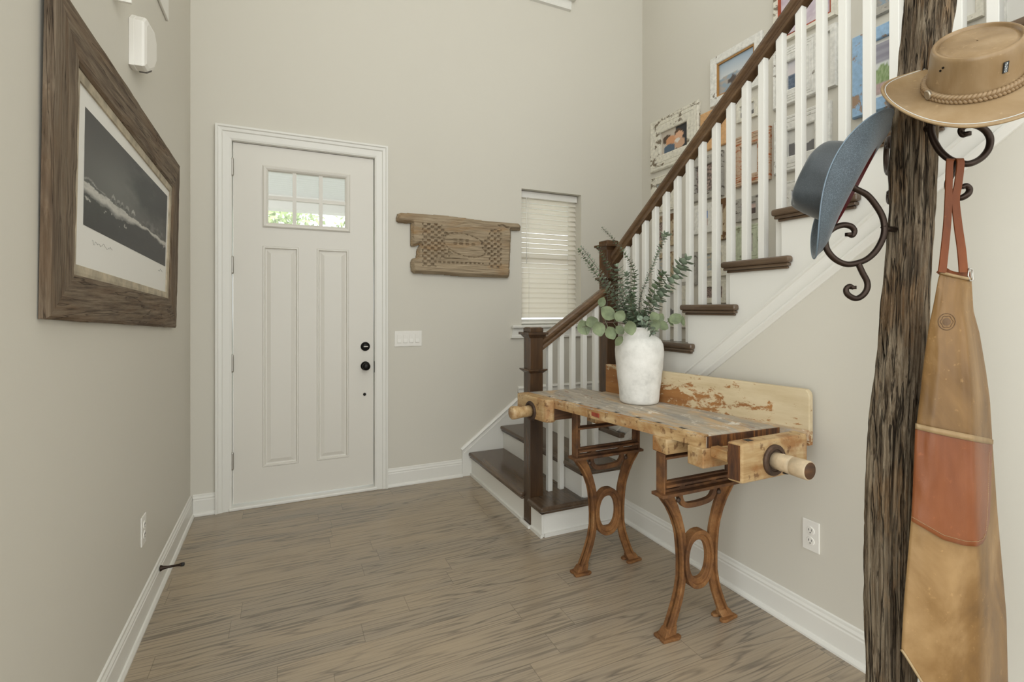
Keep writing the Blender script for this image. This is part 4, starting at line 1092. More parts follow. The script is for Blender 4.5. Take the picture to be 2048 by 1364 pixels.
# honey coloured front lipping and dark end grain at the near end
m = MB(); rs = []
for i in range(0, 61):
    t = i/60*0.995; p = ftop(t, 0)+V(-1, 0, 0)*0.004+V(1, 0, 0)*0.005*fbm(i*0.5, 3.0); zt = ZT-0.004-0.009*abs(fbm(i*0.55, 1.0))*2
    rs.append([V(p.x, p.y, ZT-TH-0.001), V(p.x, p.y, zt), V(p.x+0.018, p.y+0.003, ZT+0.0006), V(p.x+0.022, p.y+0.003, ZT-TH-0.001)])
m.rings(rs); m.build('front_lipping', 'bench_beech_long', wbn)
wood('bench_end_grain', [(0.0, (58, 34, 20)), (0.4, (96, 58, 28)), (0.7, (142, 92, 44)), (1.0, (168, 120, 66))], 'Z', 6, 8, 0.6, 3, 0.3)
a, b = ftop(0, 0.0), ftop(0, 1.0)
MB().prism([(a.x+0.002, a.y-0.006), (b.x, b.y-0.006), (b.x, b.y-0.0005), (a.x+0.002, a.y-0.0005)], 'z', ZT-TH-0.001, ZT-0.003).build('end_board', 'bench_end_grain', wbn, bevel=0.002)
m = MB(); p = ftop(0.505, 0); m.box((p.x-0.0085, p.y-0.026, ZT-0.034), (p.x+0.004, p.y+0.026, ZT-0.016)); m.build('red_tag', plain('faded_red', (168, 74, 50), 0.6, var=0.2), wbn)
# tool tray strip and back board
bb0, bb1 = V(1.878, 1.275, 0), V(1.692, 2.372, 0)
dv = (bb1-bb0).normalized(); nv = V(-dv.y, dv.x, 0)      # nv points to the front of the bench
if nv.x > 0: nv = -nv
m = MB(); c0, c1 = bb0, bb1
m.prism([(c0.x, c0.y), (c1.x, c1.y), (c1.x-0.085, c1.y-0.01), (c0.x-0.08, c0.y+0.075)], 'z', ZT-0.05, ZT-0.008); m.build('tool_tray', 'bench_worktop', wbn)
L_ = (bb1-bb0).length
MY = Matrix(((dv.x, -nv.x, 0, bb0.x), (dv.y, -nv.y, 0, bb0.y), (0, 0, 1, 0), (0, 0, 0, 1)))
bp = [(0.0, 0.79), (0.0, 0.985), (0.004, 1.000), (0.014, 1.010), (0.02, 1.011)]
bp += [(lerp(0.02, L_, k/12), 1.011+0.002*fbm(k*1.3, 0)) for k in range(1, 13)]+[(L_, 0.79)]
MB().prism([(p[0], p[1]) for p in bp], 'y', 0.0, 0.030, MY).build('back_board', 'bench_back_paint', wbn, bevel=0.003)
MB().box((L_*0.735, -0.012, 0.992), (L_*0.755, 0.026, 1.0135), MY).build('back_cleat', 'bench_end_grain', wbn, bevel=0.002)
# bearers under the top
for x0_, x1_, y0_, y1_, za, zb_ in ((1.372, 1.76, 1.515, 1.60, 0.752, 0.8135), (1.42, 1.66, 2.075, 2.155, 0.7525, 0.8135)):
    MB().box((x0_, y0_, za), (x1_, y1_, zb_)).build('bearer', 'bench_beech', wbn, bevel=0.005)
MB().box((1.396, 1.352, 0.742), (1.62, 1.43, 0.8135)).build('vise_block', 'bench_beech', wbn, bevel=0.004)
MB().box((1.432, 1.278, 0.783), (1.47, 1.3515, 0.822)).build('vise_guide', 'bench_beech_long', wbn, bevel=0.003)
# end vise (near): jaw, iron collar, wooden screw
jaw = MB().prism([(1.431, 1.276), (1.440, 1.218), (1.790, 1.222), (1.792, 1.280)], 'z', 0.722, ZT+0.001)
jw = jaw.build('vise_jaw', 'bench_beech', wbn, bevel=0.008, seg=3)
MB().prism([(1.4298, 1.2705), (1.4385, 1.226), (1.4395, 1.226), (1.4308, 1.2705)], 'z', 0.73, ZT-0.006).build('jaw_end_grain', 'bench_end_grain', jw)
MB().box((1.492, 1.238, 0.855), (1.520, 1.262, ZT+0.0022)).build('dog_hole', 'outlet_slot', jw)
MN = T(1.600, 1.219, 0.787) @ RX(math.pi/2)
MB().lathe([(0.056, -0.002), (0.056, 0.006), (0.052, 0.011), (0.040, 0.011), (0.038, 0.006)], 36, MN).build('collar', 'dark_iron', wbn, smooth=False, bevel=0.001)
sh = MB().lathe([(0.030, 0.004), (0.030, 0.03), (0.031, 0.034), (0.0295, 0.038), (0.0318, 0.06), (0.0318, 0.074), (0.0302, 0.0755), (0.0318, 0.077), (0.0328, 0.108), (0.0325, 0.130), (0.0300, 0.1345), (0.001, 0.135)], 36, MN)
sc1 = sh.build('screw_handle', 'handle_pale', wbn, smooth=True)
MB().lathe([(0.0285, 0.1346), (0.0275, 0.1362), (0.001, 0.1364)], 30, MN).build('end_grain', 'bench_shade_and_end', sc1, smooth=True)
MB().lathe([(0.010, 0.0), (0.010, 0.0015)], 16, T(1.600-0.012, 1.219-0.055, 0.787-0.0290) @ RX(math.pi)).build('bar_hole', 'outlet_slot', sc1)
# front vise (far end)
jaw = MB().prism([(1.186, 2.502), (1.218, 2.262), (1.226, 2.240), (1.262, 2.226), (1.292, 2.250), (1.262, 2.506)], 'z', 0.742, ZT+0.001)
jaw.build('vise_jaw', 'bench_beech_long', wbn, bevel=0.008, seg=3)
MB().box((1.2625, 2.235, 0.752), (1.40, 2.315, 0.8132)).build('vise_block', 'bench_shade_and_end', wbn, bevel=0.003)
MF = T(1.208, 2.372, 0.782) @ RZ(math.radians(4)) @ RY(-math.pi/2)
MB().lathe([(0.053, -0.006), (0.053, 0.006), (0.049, 0.011), (0.038, 0.011), (0.036, 0.006)], 36, MF).build('collar', 'dark_iron', wbn, bevel=0.001)
MB().lathe([(0.030, 0.0), (0.030, 0.05), (0.033, 0.085), (0.035, 0.105), (0.034, 0.118), (0.028, 0.124), (0.001, 0.125)], 32, MF).build('screw_handle', 'bench_beech_long', wbn, smooth=True)
# cast iron leg frames
CX = 1.5705
def leg_frame(dx, dy):
    y0 = 1.555; m = MB(); br_ = MB(); zu = 0.7515 if dy == 0 else 0.8135
    pr2 = [(0.577, 1.372, 1.438), (0.55, 1.392, 1.452), (0.525, 1.412, 1.464), (0.48, 1.437, 1.482), (0.43, 1.456, 1.497), (0.40, 1.463, 1.504), (0.34, 1.470, 1.510), (0.285, 1.473, 1.512), (0.229, 1.472, 1.508), (0.173, 1.461, 1.498), (0.132, 1.447, 1.487), (0.085, 1.428, 1.469), (0.045, 1.409, 1.453), (0.016, 1.396, 1.442)]
    for sgn in (1, -1):
        fx = (lambda x: x) if sgn == 1 else (lambda x: 2*CX-x)
        # web and thicker outer flange
        m.rings([[V(fx(o_)+dx, y0-0.008+dy, z), V(fx(i_)+dx, y0-0.008+dy, z), V(fx(i_)+dx, y0+0.008+dy, z), V(fx(o_)+dx, y0+0.008+dy, z)] for z, o_, i_ in pr2])
        m.rings([[V(fx(o_)+dx, y0-0.021+dy, z), V(fx(o_)+sgn*0.011+dx, y0-0.021+dy, z), V(fx(o_)+sgn*0.011+dx, y0+0.021+dy, z), V(fx(o_)+dx, y0+0.021+dy, z)] for z, o_, i_ in pr2])
        # foot: wedge and slotted plate
        xo, xi = fx(1.352), fx(1.468)
        m.rings([[V(fx(1.398)+dx, y0-0.018+dy, 0.042), V(fx(1.456)+dx, y0-0.009+dy, 0.042), V(fx(1.456)+dx, y0+0.009+dy, 0.042), V(fx(1.398)+dx, y0+0.018+dy, 0.042)],
                 [V(fx(1.380)+dx, y0-0.024+dy, 0.0125), V(fx(1.442)+dx, y0-0.020+dy, 0.0125), V(fx(1.442)+dx, y0+0.020+dy, 0.0125), V(fx(1.380)+dx, y0+0.024+dy, 0.0125)]])
        for ya, yb in ((-0.038, -0.007), (0.007, 0.038)):
            m.prism([(fx(1.366)+dx, y0+ya*0.8+dy), (fx(1.440)+dx, y0+ya+dy), (fx(1.458)+dx, y0+(ya*0.75+yb*0.25)+dy), (fx(1.458)+dx, y0+(ya*0.25+yb*0.75)+dy), (fx(1.440)+dx, y0+yb+dy), (fx(1.366)+dx, y0+yb*0.8+dy)], 'z', 0.0, 0.0125)
        m.box((fx(1.370)+dx, y0-0.010+dy, 0.0), (fx(1.425)+dx, y0+0.010+dy, 0.0125))
        # upright of the top frame (angle section)
        br_.box((fx(1.374)+dx, y0-0.024+dy, 0.59), (fx(1.382)+dx, y0+0.024+dy, zu)); br_.box((fx(1.382)+dx, y0-0.005+dy, 0.59), (fx(1.406)+dx, y0+0.005+dy, zu))
        # struts between the two rails
        br_.rings([[V(fx(a)+dx, y0-0.010+dy, z), V(fx(b)+dx, y0-0.010+dy, z), V(fx(b)+dx, y0+0.010+dy, z), V(fx(a)+dx, y0+0.010+dy, z)] for z, a, b in ((0.598, 1.462, 1.496), (0.610, 1.474, 1.498), (0.622, 1.482, 1.512))])
    for za, zb_, xa, hw in ((0.577, 0.590, 1.358, 0.034), (0.590, 0.601, 1.372, 0.008), (0.615, 0.626, 1.384, 0.030), (0.626, 0.634, 1.384, 0.008), (0.727, 0.737, 1.384, 0.024)):
        br_.box((xa+dx, y0-hw+dy, za), (2*CX-xa+dx, y0+hw+dy, zb_))
    # loop bracket and the oval ring
    lp = spline([V(1.474, 0, 0.577), V(1.480, 0, 0.545), V(1.503, 0, 0.522), V(1.55, 0, 0.517), V(1.60, 0, 0.519), V(1.64, 0, 0.526), V(1.662, 0, 0.548), V(1.668, 0, 0.577)], 5)
    br_.sweep([p+V(dx, y0+dy, 0) for p in lp], [(-0.010, -0.011), (0.010, -0.011), (0.010, 0.011), (-0.010, 0.011)], (0, 1, 0))
    rs = []
    for k in range(40):
        a = 2*math.pi*k/40; c, s_ = math.cos(a), math.sin(a)
        sq = lambda v: math.copysign(abs(v)**0.85, v)
        o_ = V(CX+0.079*sq(c)+dx, y0+dy, 0.288+0.121*s_); i_ = V(CX+0.049*sq(c)+dx, y0+dy, 0.288+0.079*s_)
        mm = o_.lerp(i_, 0.45)
        rs.append([o_+V(0, -0.020, 0), mm+V(0, -0.020, 0), mm+V(0, -0.010, 0), i_+V(0, -0.010, 0), i_+V(0, 0.010, 0), mm+V(0, 0.010, 0), mm+V(0, 0.020, 0), o_+V(0, 0.020, 0)])
    m.rings(rs, cap=False, closed=True)
    o = m.build('leg_frame', 'rusty_iron', wbn, bevel=0.003)
    br_.build('bracket', 'rusty_bracket', o, bevel=0.002)
    for bx in (1.458, 2*CX-1.458):
        MB().lathe([(0.011, 0.0), (0.010, 0.005), (0.006, 0.009), (0.001, 0.010)], 14, T(bx+dx, y0-0.0105+dy, 0.552) @ RX(math.pi/2)).build('bolt', 'dark_iron', o, smooth=True)
leg_frame(0.0, 0.0); leg_frame(-0.055, 0.56)

# ------------------------------------------------------------------ vase and eucalyptus
VX, VY = 1.632, 2.000
vs = thing('vase', 'chalky white stoneware vase standing on the workbench', 'vase', (VX, VY, ZT))
pf = [(0.001, 0.0), (0.090, 0.0), (0.0955, 0.006), (0.098, 0.02), (0.101, 0.06), (0.108, 0.12), (0.115, 0.18), (0.1195, 0.235), (0.1205, 0.265), (0.117, 0.292), (0.106, 0.315), (0.088, 0.330), (0.070, 0.340), (0.064, 0.352), (0.0665, 0.368), (0.072, 0.376), (0.069, 0.379), (0.060, 0.372), (0.056, 0.350), (0.064, 0.325), (0.10, 0.27), (0.09, 0.05), (0.001, 0.03)]
m = MB(); n = 64
for r, z in pf:
    for i in range(n):
        a = 2*math.pi*i/n; q = r+(0.0022*fbm(math.cos(a)*2.2, math.sin(a)*2.2, z*12)+0.0012*fbm(math.cos(a)*7, math.sin(a)*7, z*40) if r > 0.05 else 0)
        m.v.append(V(VX+q*math.cos(a), VY+q*math.sin(a), ZT+z+0.0006))
for j in range(len(pf)-1):
    for i in range(n):
        k = (i+1) % n; m.f.append((j*n+i, j*n+k, (j+1)*n+k, (j+1)*n+i))
m.build('body', 'chalky_ceramic', vs, smooth=True)
FX, FY, RX_, RY_ = math.sin(YAW), math.cos(YAW), math.cos(YAW), -math.sin(YAW)
def at(u, v, d):
    """world point d metres in front of the lens plane, seen at pixel (u, v) of the photograph"""
    a = (u-1024)/988.0
    return V(d*(FX+RX_*a), d*(FY+RY_*a), 1.33+d*(618-v)/988.0)
def leaf(m, base, dirn, nrm, l, w_, cup=0.15, round_=True):
    """a cupped oval leaf; dirn runs base to tip"""
    dirn = dirn.normalized(); side = dirn.cross(nrm).normalized(); nn = side.cross(dirn).normalized()
    rows = 5; prev = None; k0 = len(m.v)
    for i in range(rows+1):
        t = i/rows; ww = w_*math.sin(math.pi*min(1, (t*0.93+0.05)))**0.7
        if i == 0: ww = w_*0.18
        c = base+dirn*(l*t)+nn*(l*cup*math.sin(math.pi*t)*-0.6)
        m.v += [c-side*ww+nn*cup*ww, c, c+side*ww+nn*cup*ww]
    for i in range(rows):
        a = k0+3*i; m.f += [(a, a+1, a+4, a+3), (a+1, a+2, a+5, a+4)]
GS = 'eucalyptus stems in the vase'
def baby_blue(label, pts, r0, r1, seed, mat, start=0.22, gap=0.016, bare=0.0):
    """stem set with pairs of small round leaves"""
    rnd = random.Random(seed); path = spline(pts, 14); g = thing('eucalyptus_stem', label, 'eucalyptus stem', path[0], group=GS)
    tot = sum((b-a).length for a, b in zip(path, path[1:]))
    MB().tube(path, [lerp(0.0026, 0.0010, i/(len(path)-1)) for i in range(len(path))], 6).build('stem', 'twig', g, smooth=True)
    m = MB(); acc = 0.0; nxt = tot*start; k = 0
    for a, b in zip(path, path[1:]):
        L2 = (b-a).length; t_ = (b-a).normalized()
        while acc+L2 >= nxt:
            p = a.lerp(b, (nxt-acc)/L2); f = nxt/tot
            r = lerp(r0, r1, f)*rnd.uniform(0.9, 1.2)*1.25
            if bare and f < bare: r *= 0.45
            u_ = t_.orthogonal().normalized(); q = Matrix.Rotation(k*math.pi/2+rnd.uniform(-0.35, 0.35), 3, t_)
            for s_ in (1, -1):
                dr = (q @ u_)*s_
                leaf(m, p+dr*0.002, (dr+t_*rnd.uniform(0.15, 0.7)+V(0, 0, -0.1)), t_+V(0, 0, 0.2), r*2.0, r*0.95, 0.18)
            nxt += gap*0.62*rnd.uniform(0.8, 1.2)*(0.6+0.5*r/r0); k += 1
        acc += L2
    # closing leaves at the tip
    for s_ in range(3):
        dr = Matrix.Rotation(s_*2.1, 3, t_) @ t_.orthogonal().normalized(); leaf(m, path[-1], dr*0.7+t_, t_, r1*1.8, r1*0.8)
    m.build('leaves', mat, g, smooth=True)
def silver_dollar(label, pts, leaves, seed):
    """stem with a few large pale leaves: leaves = (t, angle, length)"""
    rnd = random.Random(seed); path = spline(pts, 14); g = thing('eucalyptus_stem', label, 'eucalyptus stem', path[0], group=GS)
    MB().tube(path, [lerp(0.003, 0.0012, i/(len(path)-1)) for i in range(len(path))], 6).build('stem', 'twig', g, smooth=True)
    m = MB()
    for (u, v, d, l, ang, face) in leaves:
        c = at(u, v, d); dirn = (at(u+math.cos(ang)*10, v-math.sin(ang)*10, d)-c).normalized()
        nrm = Vector((-FX, -FY, 0.35))+Vector((rnd.uniform(-0.4, 0.4)+face, rnd.uniform(-0.4, 0.4), rnd.uniform(-0.3, 0.3)))
        leaf(m, c-dirn*l*0.5, dirn, nrm, l, l*0.46, rnd.uniform(0.1, 0.3))
        b = min(path, key=lambda q: (q-(c-dirn*l*0.5)).length); m.tube([b, c-dirn*l*0.5], 0.0011, 5)
    m.build('leaves', 'leaf_pale_green', g, smooth=True)
mouth = V(VX, VY, ZT+0.34)
def stem(*p, jx=0.0, jy=0.0, deep=0.10):
    c = mouth+V(jx, jy, 0)
    return [c+V(-jx*0.6, -jy*0.6, -deep), c+V(0, 0, 0.015)]+[at(*q) for q in p]
baby_blue('leafy eucalyptus stem leaning furthest left, towards the blind', stem((1240, 620, 2.46), (1200, 560, 2.44), (1158, 500, 2.42), jx=-0.03, jy=0.0), 0.0125, 0.006, 1, 'leaf_dark_green')
baby_blue('eucalyptus stem with a needle thin tip, second from the blind', stem((1244, 610, 2.52), (1206, 552, 2.50), (1163, 494, 2.48), jx=-0.02, jy=0.02), 0.0120, 0.005, 2, 'leaf_blue_green')
baby_blue('tall eucalyptus stem bending left in front of the upper newel cap', stem((1266, 600, 2.50), (1268, 545, 2.50), (1246, 503, 2.50), (1205, 456, 2.50), jx=-0.004, jy=0.02), 0.0150, 0.004, 3, 'leaf_dark_green')
baby_blue('dense eucalyptus stem in front of the upper newel post', stem((1246, 600, 2.56), (1224, 548, 2.57), (1196, 496, 2.58), jx=-0.025, jy=0.03), 0.0130, 0.006, 4, 'leaf_dark_green')
baby_blue('short bushy eucalyptus stem with rounded pale tip left of the tall stem', stem((1254, 600, 2.44), (1240, 560, 2.43), (1234, 534, 2.43), jx=-0.01, jy=-0.02), 0.0140, 0.012, 5, 'leaf_blue_green')
baby_blue('small leafed eucalyptus stem just left of the tall stem, under its bend', stem((1262, 600, 2.55), (1256, 572, 2.56), (1252, 548, 2.57), jx=0.0, jy=0.03), 0.0130, 0.010, 6, 'leaf_blue_green')
baby_blue('tall nearly bare eucalyptus stem with a leaf tuft at its tip', stem((1280, 600, 2.52), (1300, 545, 2.52), (1330, 470, 2.52), jx=0.01, jy=0.0), 0.0110, 0.0135, 7, 'leaf_blue_green', bare=0.97, gap=0.013)
baby_blue('dark eucalyptus stem leaning right, ending below the bare stem tuft', stem((1290, 622, 2.46), (1308, 582, 2.46), (1326, 548, 2.46), jx=0.02, jy=-0.01), 0.0135, 0.012, 8, 'leaf_dark_green')
baby_blue('grey green eucalyptus stem leaning furthest right with round coin leaves', stem((1296, 630, 2.54), (1330, 580, 2.54), (1356, 546, 2.54), (1372, 520, 2.54), jx=0.03, jy=0.01), 0.0120, 0.0195, 9, 'leaf_blue_green', gap=0.015)
baby_blue('low bushy eucalyptus stem over the right rim of the vase', stem((1284, 640, 2.42), (1296, 648, 2.40), (1306, 664, 2.38), jx=0.02, jy=-0.03), 0.0125, 0.010, 10, 'leaf_blue_green', start=0.1)
baby_blue('short dark eucalyptus stem filling the middle of the bunch', stem((1268, 630, 2.44), (1262, 610, 2.42), (1264, 590, 2.41), jx=0.0, jy=-0.03), 0.0140, 0.010, 11, 'leaf_dark_green', start=0.1)
silver_dollar('eucalyptus stem with large pale leaves drooping left', stem((1248, 648, 2.42), (1215, 645, 2.40), (1165, 654, 2.38), jx=-0.03, jy=-0.02),
   [(1168, 655, 2.38, 0.075, 2.0, 0.2), (1184, 644, 2.37, 0.062, 0.4, 0), (1198, 658, 2.36, 0.072, -1.3, 0), (1216, 626, 2.40, 0.082, 2.5, -0.2), (1222, 666, 2.37, 0.066, -1.1, 0), (1204, 604, 2.46, 0.05, 1.2, 0.3), (1240, 660, 2.36, 0.05, -0.7, -0.2), (1261, 656, 2.34, 0.07, -1.4, 0), (1240, 632, 2.38, 0.06, 1.0, 0.2), (1238, 682, 2.36, 0.055, -2.2, 0.5)], 3)
silver_dollar('eucalyptus stem with large pale leaves reaching right', stem((1296, 655, 2.46), (1325, 648, 2.45), (1362, 632, 2.44), jx=0.03, jy=-0.02),
   [(1309, 634, 2.44, 0.055, 2.0, 0), (1311, 650, 2.42, 0.055, -1.4, 0), (1327, 651, 2.43, 0.056, -0.6, 0), (1320, 636, 2.45, 0.05, 1.0, 0.2), (1341, 644, 2.44, 0.045, -0.9, 0.3), (1351, 637, 2.43, 0.065, 0.6, 0), (1366, 642, 2.44, 0.05, -1.4, 0.5)], 4)
# ------------------------------------------------------------------ coat stand made from an old fence post
D0 = 1.25
RV, FV, UV = V(RX_, RY_, 0), V(FX, FY, 0), V(0, 0, 1)        # right, forward, up as seen from the camera
base = at(1783, 618, D0); base.z = 0
cs = thing('coat_stand', 'coat stand made from a cracked old fence post with forged iron hooks', 'coat stand', base)
ROWS = [(0.0, 1735, 1826), (0.40, 1735, 1826), (0.60, 1733, 1828), (0.79, 1734, 1829), (0.91, 1737, 1832), (1.036, 1740, 1838), (1.15, 1752, 1846), (1.226, 1760, 1850), (1.353, 1768, 1853), (1.479, 1776, 1860), (1.58, 1782, 1868), (1.694, 1784, 1870), (1.796, 1787, 1872), (1.935, 1796, 1886), (2.036, 1806, 1897), (2.112, 1812, 1904), (2.25, 1826, 1918)]
lt = [(z, l) for z, l, r in ROWS]; rt = [(z, r) for z, l, r in ROWS]
TH0 = math.radians(24)
def post_pt(a, z):
    l, r = interp(lt, z), interp(rt, z)
    xc = ((l+r)/2-1024)/988*D0; hw = (r-l)/2/988*D0
    sd = 2*hw/(math.cos(TH0)+math.sin(TH0))
    c, s_ = math.cos(a), math.sin(a); p = 7.0
    q = 1.0/(abs(c)**p+abs(s_)**p)**(1/p); x, y = c*q*sd/2, s_*q*sd/2
    g = 1.02-0.12*abs(mn.noise((c*5.0, s_*5.0, z*0.8)))-0.30*max(0, mn.noise((c*11, s_*11, z*1.3+7))-0.10)-0.10*abs(mn.noise((c*3, s_*3, z*6.0)))+0.12*fbm(c*1.5, s_*1.5, z*3.5)-0.10*abs(mn.noise((c*14+z, s_*14, z*2.2)))
    crack = mn.noise((c*7.5+z*0.4, s_*7.5, z*0.55+3))
    g -= 0.20*max(0, 1-abs(crack)*12)
    # the knot hole near the top and a hollow below it
    ar = math.atan2(math.sin(a+math.radians(98)), math.cos(a+math.radians(98)))
    g -= 0.45*math.exp(-(ar/0.16)**2-((z-2.083)/0.014)**2)
    ar2 = math.atan2(math.sin(a+math.radians(66)), math.cos(a+math.radians(66)))
    g -= 0.40*math.exp(-(ar2/0.13)**2-((z-1.985)/0.040)**2)
    x *= g; y *= g
    X = math.cos(TH0)*x-math.sin(TH0)*y; Y = math.sin(TH0)*x+math.cos(TH0)*y
    return RV*(xc+X)+FV*(D0+Y)+UV*z
m = MB(); nz_, na = 420, 128
m.rings([[post_pt(2*math.pi*i/na, lerp(0.0, 2.25, j/nz_)) for i in range(na)] for j in range(nz_+1)])
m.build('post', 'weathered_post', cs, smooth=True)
HK = [(1681, 352), (1707.8, 375.4), (1734, 390), (1752, 411), (1765, 434), (1769, 457.5), (1765, 478), (1752, 501.5), (1734, 518), (1714, 526), (1693, 528.5), (1671, 519), (1655, 501), (1650.6, 481), (1656.5, 466), (1670, 455), (1687, 450), (1702, 453), (1709, 462), (1705, 471), (1697.6, 469)]
TL = [(1716, 526), (1725, 545.5), (1734, 563), (1734, 578), (1725, 591), (1711, 597), (1696, 589.5), (1692, 579), (1699, 572), (1707, 576)]
def hook(fn, start):
    """fn maps hook-plane pixels to the world"""
    a = spline([fn(*p) for p in HK], 5); b = spline([fn(*p) for p in TL], 5)
    m = MB(); n = len(a)
    m.tube(a, [0.0073 if i < n-16 else lerp(0.0073, 0.0052, (i-n+16)/16) for i in range(n)], 12)
    n = len(b); m.tube(b, [0.0070 if i < n-16 else lerp(0.0070, 0.0050, (i-n+16)/16) for i in range(n)], 12)
    m.tube([fn(1767, 452), fn(1768.5, 457), start], 0.0072, 10)                    # bolted root in the post
    m.lathe([(0.0085, -0.004), (0.0085, 0.004)], 12, Matrix.Translation(fn(1697.6, 469))); m.lathe([(0.0075, -0.004), (0.0075, 0.004)], 12, Matrix.Translation(fn(1706, 575)))
    return m.build('hook', 'bronze_metal', cs, smooth=True)
hook(lambda u, v: at(u, v, D0-0.02), at(1790, 459, D0-0.01))
DR = 1.135
hook(lambda u, v: at(3631-u, v-201, DR+0.05*clamp((u-1700)/70)), at(1846, 259, D0-0.03))
cb_ = at(1788, 300, D0+0.075)
def hk3(u, v):
    s = (1769-u)/988*D0; return cb_+(FV*0.86+RV*0.51)*s+UV*((430-v)/988*D0+0.085)
hook(hk3, at(1800, 262, D0+0.02))

# ------------------------------------------------------------------ tan leather hat on the near hook
def hat_mesh(nu, rows):
    """rows: function (phi, k) -> point for each row"""
    m = MB(); m.rings([[rows(2*math.pi*i/nu, k) for i in range(nu)] for k in range(rows.n)], cap=False); return m
hx = V(0.864, -0.485, 0.139); hy = V(0.268, 0.674, 0.688); ha = V(-0.427, -0.557, 0.712)
def c2w(v): return RV*v.x+FV*v.y+UV*v.z
hx, hy, ha = c2w(hx).normalized(), c2w(hy).normalized(), c2w(ha).normalized()
HS = 0.905
hc = at(1954.5, 80, 1.137*HS)                                  # middle of the crown's flat top
CH = 0.098*HS                                                  # crown height
def TH_(x, y, z): return hc+hx*(x*HS)+hy*(y*HS)+ha*(z*HS-CH)
tan = thing('leather_hat', 'tan leather hat with a braided band on the upper hook of the coat stand', 'hat', TH_(0, 0, 0.0))
A0, B0 = 0.087, 0.101                                           # crown at the band (side, front)
crown = [(1.0, 1.0, -0.004), (1.0, 1.0, 0.012), (0.985, 0.985, 0.030), (0.965, 0.968, 0.055), (0.95, 0.955, 0.078), (0.935, 0.942, 0.090), (0.905, 0.915, 0.0975), (0.865, 0.88, 0.099), (0.83, 0.85, 0.0965), (0.815, 0.835, 0.0915), (0.80, 0.825, 0.0905), (0.77, 0.80, 0.0935), (0.70, 0.74, 0.0955), (0.5, 0.55, 0.0965), (0.25, 0.3, 0.0968), (0.02, 0.02, 0.0968)]
m = MB(); nu = 96
m.rings([[TH_(A0*a*math.cos(2*math.pi*i/nu), B0*b*math.sin(2*math.pi*i/nu), z) for i in range(nu)] for a, b, z in crown], cap=False)
m.build('crown', 'hat_leather', tan, smooth=True)
def brim(phi, t):
    c, s_ = math.cos(phi), math.sin(phi)
    x = c*lerp(A0, 0.176, t); y = s_*lerp(B0, 0.186, t)
    z = -0.004*t+0.036*(c*c)**1.2*t*t-0.014*(s_*s_)*t*t-0.006*t*(1-t)
    return TH_(x, y, z)
m = MB(); rows = [i/14 for i in range(15)]
ring = [[brim(2*math.pi*i/nu, t) for i in range(nu)] for t in rows]
under = [[brim(2*math.pi*i/nu, t)-ha*0.003 for i in range(nu)] for t in rows[::-1]]
m.rings(ring+under, cap=False, closed=True)
bo = m.build('brim', 'hat_leather', tan, smooth=True)
MB().tube([brim(2*math.pi*i/nu, 1.0)-ha*0.0015 for i in range(nu+1)], 0.0028, 8).build('edge_binding', 'edge_leather', bo, smooth=True)
m = MB(); m.tube([brim(2*math.pi*i/nu, 0.925)+ha*0.0005 for i in range(nu+1)], 0.0007, 5); m.build('stitching', 'label_thread', bo)
# braided band: three interlaced strands
m = MB(); N_ = 420
for s3 in range(3):
    pts = []
    for i in range(N_+1):
        a = 2*math.pi*i/N_; w_ = 24*a+s3*2*math.pi/3
        off = 0.0066*math.sin(w_); dep = 0.0030*math.sin(2*w_)
        pts.append(TH_((A0+0.0045+dep)*math.cos(a), (B0+0.0045+dep)*math.sin(a), 0.0085+off))
    m.tube(pts, 0.0041, 6)
m.build('braided_band', 'braid_leather', tan, smooth=True)
def on_crown(phi, z, out=0.002):
    k = interp([(0.012, 1.0), (0.03, 0.985), (0.055, 0.966), (0.078, 0.952)], z)
    return TH_((A0*k+out)*math.cos(phi), (B0*k+out)*math.sin(phi), z)
def crown_n(phi): return (hx*(math.cos(phi)/A0)+hy*(math.sin(phi)/B0)).normalized()
ph = math.radians(196)
MB().lathe([(0.0105, -0.002), (0.0105, 0.002), (0.0085, 0.0036), (0.0075, 0.0026), (0.004, 0.0034), (0.001, 0.0036)], 28, frame_to(crown_n(ph), loc=on_crown(ph, 0.012, 0.010))).build('concho', 'medallion', tan, smooth=True)
ph = math.radians(286)
mm_ = frame_to(crown_n(ph), axis_x=hx, loc=on_crown(ph, 0.060, 0.0012))
lb = MB().box((-0.0045, -0.011, 0), (0.0045, 0.011, 0.0016), mm_).build('label', 'black_label', tan)
m = MB()
for k in range(4):
    y = -0.0078+k*0.0052
    m.box((-0.0025, y-0.0018, 0.0014), (0.0025, y-0.0010, 0.0019), mm_); m.box((-0.0025, y+0.0010, 0.0014), (0.0025, y+0.0018, 0.0019), mm_); m.box((-0.0025+0.003*(k % 2), y-0.0018, 0.0014), (-0.0015+0.003*(k % 2), y+0.0018, 0.0019), mm_)
m.build('label_lettering', 'label_thread', lb)
m = MB()
for ph_, z in ((math.radians(206), 0.070), (math.radians(210), 0.082-0.004)):
    m.lathe([(0.0022, -0.001), (0.0022, 0.0012)], 12, frame_to(crown_n(ph_), loc=on_crown(ph_, z, 0.0005)))
m.build('eyelets', 'black_metal', tan)

